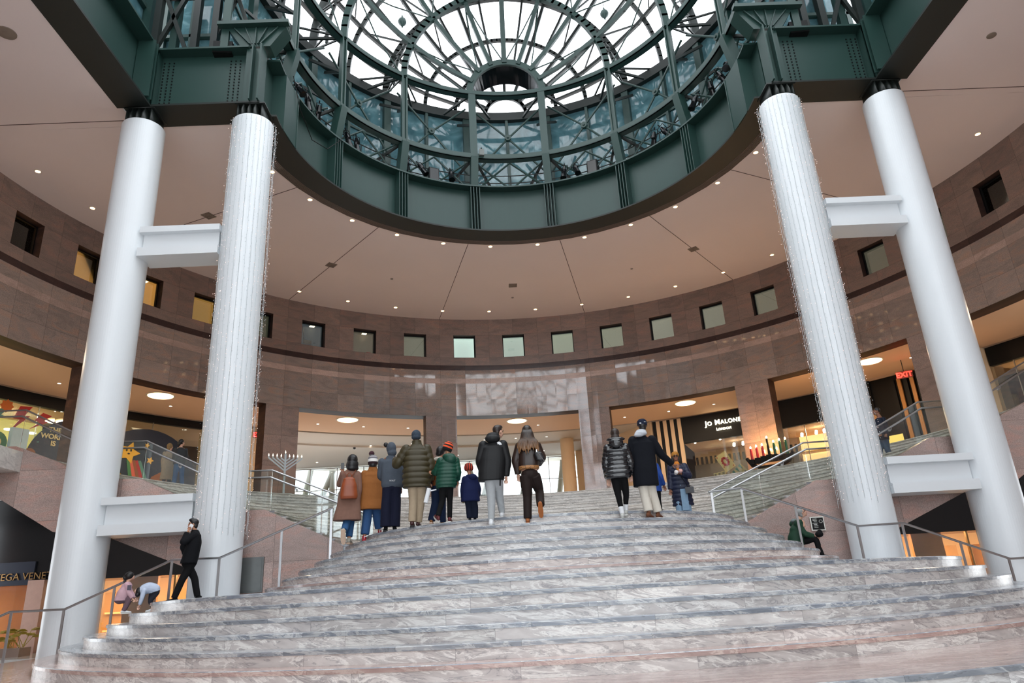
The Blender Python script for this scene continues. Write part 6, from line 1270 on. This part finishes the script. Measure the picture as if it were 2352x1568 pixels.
# ---- person in blue behind him
b_ = (2.55, -1.5, ZL)
o, J, Mh = person(b_, 12.3, 'person in a cobalt-blue coat and black trousers mostly hidden behind the navy overcoat', dict(H=(-0.2, 0, 1.48), N=(-0.16, 0, 1.34), SL=(-0.3, 0, 1.24), SR=(0.0, 0, 1.24), EL=(-0.34, 0, 1.0), WL=(-0.3, 0.05, 0.78), ER=(0.08, -0.05, 0.98), WR=(0.12, 0.03, 0.8), P=(-0.12, 0, 0.82), KL=(-0.17, 0, 0.46), AL=(-0.16, 0, 0.1), KR=(-0.05, 0, 0.46), AR=(-0.04, 0, 0.1)), 'brown', 0.92, pants=blk, legr=(0.095, 0.08, 0.075))
coat(o, J, cloth('cobalt_nylon', '#1c3f86', 0.6), [(0.66, 0.17, 0.14, -0.1, 0), (0.9, 0.18, 0.14, -0.12, 0), (1.2, 0.16, 0.12, -0.15, 0), (1.32, 0.08, 0.08, -0.16, 0)], 0.92, name='coat'); blob(o, 'hair', HR['black'], [((0, -0.02, 0.02), (0.085, 0.1, 0.1))], Mh=Mh, c=J['H']); shoe(o, (-0.16, 0, 0.1), 0, blk, dsole, 0.9); shoe(o, (-0.04, 0, 0.1), 0, blk, dsole, 0.9)

# ---- woman in long navy puffer facing the viewer
b_ = (3.35, -0.5, ZL)
o, J, Mh = person(b_, 14.5, 'woman in a long navy quilted coat and mustard beanie facing down the steps', dict(H=(-0.07, 0, 1.6), N=(-0.06, 0, 1.44), SL=(-0.22, 0, 1.35), SR=(0.11, 0, 1.35), EL=(-0.26, -0.02, 1.08), WL=(-0.29, -0.05, 0.82), ER=(0.19, -0.1, 1.1), WR=(0.02, -0.25, 1.14), DR=(-0.7, -0.4, 0.2), P=(-0.04, 0, 0.9), KL=(-0.13, -0.02, 0.46), AL=(-0.12, 0, 0.1), KR=(0.06, -0.02, 0.46), AR=(0.06, 0, 0.1)), 'brown', pants=cloth('pale_denim', '#7d97ae'), legr=(0.1, 0.09, 0.09), yaw=172, face=True)
lp = cloth('navy_quilted_nylon', '#0f1732', 0.5, bump=0.15, spec=0.4); coat(o, J, lp, [(0.42, 0.25, 0.16, -0.03, 0.05), (0.8, 0.23, 0.16, -0.04, 0.02), (1.1, 0.2, 0.15, -0.05, 0), (1.3, 0.19, 0.13, -0.06, 0), (1.4, 0.11, 0.09, -0.06, 0), (1.45, 0.08, 0.08, -0.06, 0)], arm=(0.088, 0.078, 0.062), puff=0.07, pitch=0.1, name='long_coat')
blob(o, 'scarf', cloth('orange_scarf_wool', '#c0752a'), [((-0.06, -0.07, 1.41), (0.07, 0.06, 0.07)), ((-0.05, -0.15, 1.3), (0.035, 0.03, 0.09)), ((-0.04, -0.15, 1.2), (0.03, 0.02, 0.06))])
blob(o, 'beanie', cloth('mustard_knit', '#a8712f', noise=0.2), [((0, -0.02, 0.06), (0.095, 0.105, 0.08)), ((0, -0.02, 0.03), (0.097, 0.108, 0.04))], Mh=Mh, c=J['H'])
blob(o, 'hair', HR['black'], [((-0.07, -0.02, -0.06), (0.035, 0.05, 0.1)), ((0.07, -0.02, -0.06), (0.035, 0.05, 0.1)), ((0.09, 0.0, -0.2), (0.035, 0.04, 0.1))], Mh=Mh, c=J['H'])
MB().tube([J['H'] + V((-0.045, -0.092, 0.005)), J['H'] + V((0.045, -0.092, 0.005))], 0.004, 6).tube([J['H'] + V((-0.03 + 0.022 * math.cos(t * 0.8), -0.092, 0.002 + 0.018 * math.sin(t * 0.8))) for t in range(9)], 0.004, 6).tube([J['H'] + V((0.03 + 0.022 * math.cos(t * 0.8), -0.092, 0.002 + 0.018 * math.sin(t * 0.8))) for t in range(9)], 0.004, 6).build('glasses', M['matte'], o)
MB().tube([(-0.2, -0.14, 1.38), (0.0, -0.19, 1.1), (0.14, -0.19, 0.82)], 0.007, 6).build('bag_strap', blk, o); shoe(o, (-0.12, 0, 0.1), 175, blk, dsole, 0.95); shoe(o, (0.06, 0, 0.1), 185, blk, dsole, 0.95)
MB().box((0.02, -0.13, 0.55), (0.16, 0.06, 0.5)).build('coat_opening', cloth('pale_denim_two', '#7d97ae'), o)
Rz_ = Matrix.Rotation(rad(-14.5), 3, 'Z')
g = MB().box((0, 0, 0), (0.2, 0.09, 0.14)).tube([(-0.08, 0, 0.07), (0, 0, 0.12), (0.08, 0, 0.07)], 0.008, 6).build('small_handbag', plain('black_bag_leather', '#17141a', 0.35)); g.location = V(b_) + Rz_ @ V((0.16, -0.22, 0.75)); g.rotation_euler = (0, 0, rad(-14.5)); tag(g, 'small black crossbody bag of the woman in the long navy coat', 'bag')
for (p, cc, nm, lb) in (((-0.1, -0.3, 1.17), '#d8d2cf', 'paper_cup', 'white cup lid held up in front of the long navy coat'), ((0.0, -0.3, 1.19), '#c99a93', 'pink_cup', 'pink cup lid held up in front of the long navy coat')):
    g = MB().lathe((0, 0, -0.05), [(0.035, 0), (0.048, 0.09), (0.05, 0.1), (0.03, 0.12)], 16).build(nm, plain(nm + '_paper', cc, 0.6)); g.location = V(b_) + Rz_ @ V(p); g.rotation_euler = (rad(70), 0, 0); tag(g, lb, 'cup')

# ---- man on the phone
b_ = (-7.75, -1.9, 1.798)
o, J, Mh = person(b_, -23, 'dark-haired man in a black coat talking on a phone in front of the left column', dict(H=(0.0, 0, 1.585), N=(0.05, 0, 1.43), SL=(0.02, 0.12, 1.34), SR=(0.05, -0.14, 1.34), EL=(-0.14, 0.1, 1.14), WL=(-0.1, 0.08, 0.98), ER=(-0.15, -0.2, 1.2), WR=(-0.1, -0.12, 1.4), DR=(0.35, 0.1, 0.8), P=(0.0, 0, 0.86), KL=(0.13, 0.06, 0.48), AL=(0.22, 0.06, 0.12), KR=(-0.1, -0.06, 0.46), AR=(-0.22, -0.06, 0.1)), 'tan', 0.93, pants=cloth('black_trouser_wool', '#08080a', noise=0.2), legr=(0.098, 0.08, 0.068), yaw=-95, nod=-5, face=True)
bc = cloth('black_wool_coat', '#08090e', noise=0.2); coat(o, J, bc, [(0.78, 0.17, 0.2, -0.01, 0), (0.95, 0.165, 0.2, 0.02, 0), (1.2, 0.15, 0.21, 0.06, 0), (1.34, 0.13, 0.2, 0.06, 0), (1.42, 0.09, 0.12, 0.06, 0), (1.47, 0.07, 0.08, 0.05, 0)], 0.93, arm=(0.09, 0.078, 0.06), name='coat')
blob(o, 'hair', HR['black'], [((0, -0.025, 0.045), (0.085, 0.095, 0.085)), ((0, 0.02, 0.09), (0.07, 0.08, 0.04)), ((0, -0.06, -0.02), (0.075, 0.05, 0.08))], Mh=Mh, c=J['H'])
g = MB().box((0, 0, 0), (0.075, 0.01, 0.15)).build('mobile_phone', whites); g.location = V(b_) + Matrix.Rotation(rad(23), 3, 'Z') @ V((-0.045, -0.1, 1.51)); g.rotation_euler = (0, rad(25), rad(23)); tag(g, 'pale phone held to the ear of the man in black', 'phone')
shoe(o, (0.22, 0.06, 0.12), -80, blk, dsole, 0.98, pitch=15); shoe(o, (-0.22, -0.06, 0.1), -85, blk, dsole, 0.98)

# ---- girl in pink and smaller child bending
b_ = (-8.75, -2.3, Hn(9))
o, J, Mh = person(b_, -25.5, 'girl with black ponytail in a pale pink sweater crouching by the left handrail', dict(H=(0.0, 0, 0.72), N=(-0.04, 0, 0.62), SL=(-0.04, 0.09, 0.56), SR=(-0.05, -0.09, 0.56), EL=(0.03, 0.1, 0.42), WL=(0.12, 0.08, 0.3), ER=(0.0, -0.11, 0.42), WR=(0.08, -0.12, 0.3), P=(-0.14, 0, 0.3), KL=(0.04, 0.08, 0.3), AL=(-0.05, 0.08, 0.07), KR=(0.04, -0.08, 0.3), AR=(-0.05, -0.08, 0.07)), 'light', 0.66, pants=cloth('mauve_leggings', '#6d5760'), legr=(0.1, 0.08, 0.07), yaw=85, nod=-20, face=True)
coat(o, J, cloth('pale_pink_knit', '#c9a4ad'), [(0.26, 0.12, 0.12, -0.13, 0), (0.4, 0.12, 0.13, -0.1, 0), (0.55, 0.1, 0.12, -0.05, 0), (0.62, 0.05, 0.06, -0.04, 0)], 0.66, arm=(0.085, 0.075, 0.06), name='sweater', vx=0.009)
blob(o, 'hair', HR['black'], [((0, -0.02, 0.03), (0.082, 0.088, 0.08)), ((0, -0.1, 0.02), (0.04, 0.045, 0.05)), ((0, -0.12, -0.06), (0.03, 0.03, 0.06))], Mh=Mh, c=J['H'], vx=0.008)
MB().box((0.0, -0.155, 0.5), (0.07, 0.01, 0.1)).build('grey_print', cloth('print_grey', '#5a5560'), o); shoe(o, (-0.05, 0.08, 0.08), 85, whites, wsole, 0.66); shoe(o, (-0.05, -0.08, 0.08), 85, whites, wsole, 0.66)
b_ = (-8.35, -2.55, Hn(9))
o, J, Mh = person(b_, -24.6, 'small dark-haired child in a pale blue shirt bending down behind the handrail', dict(H=(-0.08, 0, 0.42), N=(0.0, 0, 0.44), SL=(0.02, 0.08, 0.42), SR=(0.02, -0.08, 0.42), EL=(0.0, 0.1, 0.28), WL=(-0.03, 0.1, 0.16), ER=(-0.01, -0.1, 0.28), WR=(-0.03, -0.1, 0.15), P=(0.22, 0, 0.42), KL=(0.16, 0.06, 0.22), AL=(0.22, 0.06, 0.07), KR=(0.16, -0.06, 0.22), AR=(0.22, -0.06, 0.07)), 'light', 0.6, pants=cloth('dark_leggings', '#23232c'), yaw=-90, nod=-55, face=True)
mb = MB(); limb(mb, [(0.0, 0, 0.43), (0.1, 0, 0.47), (0.22, 0, 0.44)], [(0.09, 0.1), (0.1, 0.11), (0.1, 0.11)])
for s_ in (-1, 1): limb(mb, [(0.02, s_ * 0.08, 0.42), (0.0, s_ * 0.1, 0.28), (-0.02, s_ * 0.1, 0.18)], [0.05, 0.042, 0.034])
voxel(mb.build('shirt', cloth('pale_blue_cotton', '#b9c3d6'), o), 0.009, 3)
blob(o, 'hair', HR['black'], [((0, -0.02, 0.02), (0.075, 0.082, 0.08)), ((0, -0.05, -0.04), (0.065, 0.05, 0.05))], Mh=Mh, c=J['H'], vx=0.008); shoe(o, (0.22, 0.06, 0.08), -90, whites, wsole, 0.6); shoe(o, (0.22, -0.06, 0.08), -90, whites, wsole, 0.6)

# ---- seated man in green
b_ = (5.72, -1.1, Hn(5))
o, J, Mh = person(b_, 21, 'grey-haired man in a dark green jacket sitting at the right end of the steps', dict(H=(0.15, 0, 0.7), N=(0.06, 0, 0.56), SL=(-0.09, 0.12, 0.48), SR=(0.0, -0.14, 0.47), EL=(0.1, 0.14, 0.25), WL=(0.3, 0.06, 0.18), ER=(0.12, -0.16, 0.24), WR=(0.3, -0.1, 0.16), P=(-0.1, 0, 0.12), KL=(0.32, 0.08, 0.1), AL=(0.4, 0.08, -0.26), KR=(0.32, -0.1, 0.1), AR=(0.4, -0.1, -0.26)), 'light', 0.92, pants=blk, legr=(0.09, 0.07, 0.06), yaw=80, nod=-32, face=True)
coat(o, J, cloth('forest_green_shell', '#1d3b2a', 0.6), [(0.0, 0.19, 0.2, -0.1, 0), (0.15, 0.18, 0.2, -0.08, 0), (0.35, 0.155, 0.19, -0.03, 0), (0.48, 0.12, 0.16, 0.02, 0), (0.56, 0.07, 0.08, 0.05, 0)], 0.92, arm=(0.085, 0.075, 0.06), name='jacket'); blob(o, 'hood', cloth('grey_hood_lining', '#77807f'), [((-0.05, -0.02, 0.54), (0.08, 0.1, 0.05))])
blob(o, 'hair', HR['grey'], [((0, -0.03, 0.04), (0.083, 0.092, 0.085)), ((0, -0.06, -0.02), (0.075, 0.045, 0.06))], Mh=Mh, c=J['H']); c0 = J['H']
MB().tube([c0 + Mh @ V((0.08, 0.0, 0.0)), c0 + Mh @ V((0.05, 0.092, 0.0)), c0 + Mh @ V((-0.05, 0.092, 0.0)), c0 + Mh @ V((-0.08, 0.0, 0.0))], 0.004, 6).build('glasses', M['matte'], o); shoe(o, (0.4, 0.08, -0.22), 85, blk, dsole, 0.95); shoe(o, (0.4, -0.1, -0.22), 85, blk, dsole, 0.95)
g = blob(None, 'black_hat', blk, [((0, 0, 0), (0.09, 0.09, 0.07)), ((0.02, 0, 0.05), (0.06, 0.06, 0.05))]); g.location = V(b_) + Matrix.Rotation(rad(-21), 3, 'Z') @ V((0.42, -0.14, 0.2)); tag(g, 'bunched black hat on the knee of the seated man', 'hat')

# ---- man coming down the right flight
b_ = (9.95, 2.2, ZL + UH * 9)
o, J, Mh = person(b_, 29, 'man in a navy jacket and jeans coming down the right flight behind the glass', dict(H=(0.05, 0, 1.75), N=(0.09, 0, 1.58), SL=(0.0, 0.1, 1.48), SR=(0.18, -0.08, 1.48), EL=(-0.03, 0.0, 1.2), WL=(0.0, -0.18, 1.05), ER=(0.22, -0.12, 1.2), WR=(0.16, -0.26, 1.02), P=(0.02, 0, 0.98), KL=(-0.1, -0.05, 0.58), AL=(-0.15, 0.1, 0.25), KR=(0.1, -0.1, 0.62), AR=(0.2, -0.1, 0.25)), 'brown', pants=cloth('slate_denim', '#3f5268'), legr=(0.1, 0.08, 0.07), yaw=-110, nod=-15, face=True)
coat(o, J, cloth('navy_shell', '#111a2c', 0.6), [(0.9, 0.19, 0.15, 0.03, 0), (1.2, 0.19, 0.15, 0.07, 0), (1.45, 0.17, 0.13, 0.09, 0), (1.55, 0.09, 0.08, 0.09, 0)], name='jacket'); blob(o, 'hair', HR['black'], [((0, -0.02, 0.04), (0.085, 0.095, 0.09))], Mh=Mh, c=J['H']); shoe(o, (-0.15, 0.1, 0.25), 80, plain('grey_trainer', '#7f8f88', 0.6), wsole); shoe(o, (0.2, -0.1, 0.25), 70, plain('grey_trainer_two', '#7f8f88', 0.6), wsole)
# ---- two people beyond the left glass
b_ = (-12.0, 6.6, ZU)
o, J, Mh = person(b_, -24.8, 'person with dark hair in a grey jacket and jeans standing behind the left glass balustrade', dict(H=(-0.02, 0, 1.55), N=(-0.04, 0, 1.4), SL=(-0.19, 0, 1.3), SR=(0.13, 0, 1.3), EL=(-0.22, 0.05, 1.05), WL=(-0.15, 0.15, 0.9), ER=(0.17, 0, 1.03), WR=(0.12, -0.02, 0.8), P=(-0.03, 0, 0.86), KL=(-0.12, 0, 0.46), AL=(-0.14, 0, 0.1), KR=(0.08, 0, 0.46), AR=(0.12, 0, 0.1)), 'light', 0.95, pants=denim, legr=(0.1, 0.08, 0.075), yaw=60, face=True)
coat(o, J, cloth('charcoal_jacket', '#33363a', 0.6), [(0.8, 0.2, 0.15, -0.03, 0), (1.05, 0.2, 0.15, -0.03, 0), (1.28, 0.18, 0.13, -0.03, 0), (1.38, 0.09, 0.08, -0.04, 0)], 0.95, name='jacket'); blob(o, 'hair', HR['black'], [((0, -0.03, 0.03), (0.09, 0.1, 0.1)), ((-0.02, -0.09, -0.05), (0.07, 0.06, 0.08))], Mh=Mh, c=J['H']); shoe(o, (-0.14, 0, 0.1), 20, blk, dsole); shoe(o, (0.12, 0, 0.1), 20, blk, dsole)
b_ = (-12.55, 6.9, ZU)
o, J, Mh = person(b_, -26, 'person in a long cream coat behind the left glass balustrade', dict(H=(0.0, 0, 1.5), N=(0.0, 0, 1.36), SL=(-0.15, 0, 1.26), SR=(0.15, 0, 1.26), EL=(-0.19, 0, 1.0), WL=(-0.17, 0.05, 0.76), ER=(0.2, 0, 1.0), WR=(0.17, 0.05, 0.76), P=(0, 0, 0.84), KL=(-0.08, 0, 0.46), AL=(-0.08, 0, 0.1), KR=(0.08, 0, 0.46), AR=(0.08, 0, 0.1)), 'light', 0.92, pants=navy, yaw=70)
coat(o, J, cloth('cream_wool', '#9c8a74'), [(0.35, 0.22, 0.17, 0, 0), (0.8, 0.19, 0.15, 0, 0), (1.1, 0.17, 0.13, 0, 0), (1.25, 0.15, 0.11, 0, 0), (1.35, 0.08, 0.07, 0, 0)], 0.92, name='long_coat'); blob(o, 'hair', cloth('blond_hair', '#8d7350'), [((0, -0.02, 0.02), (0.09, 0.1, 0.11)), ((0, -0.06, -0.08), (0.08, 0.05, 0.08))], Mh=Mh, c=J['H']); shoe(o, (-0.08, 0, 0.1), 10, blk, dsole, 0.9); shoe(o, (0.08, 0, 0.1), 10, blk, dsole, 0.9)
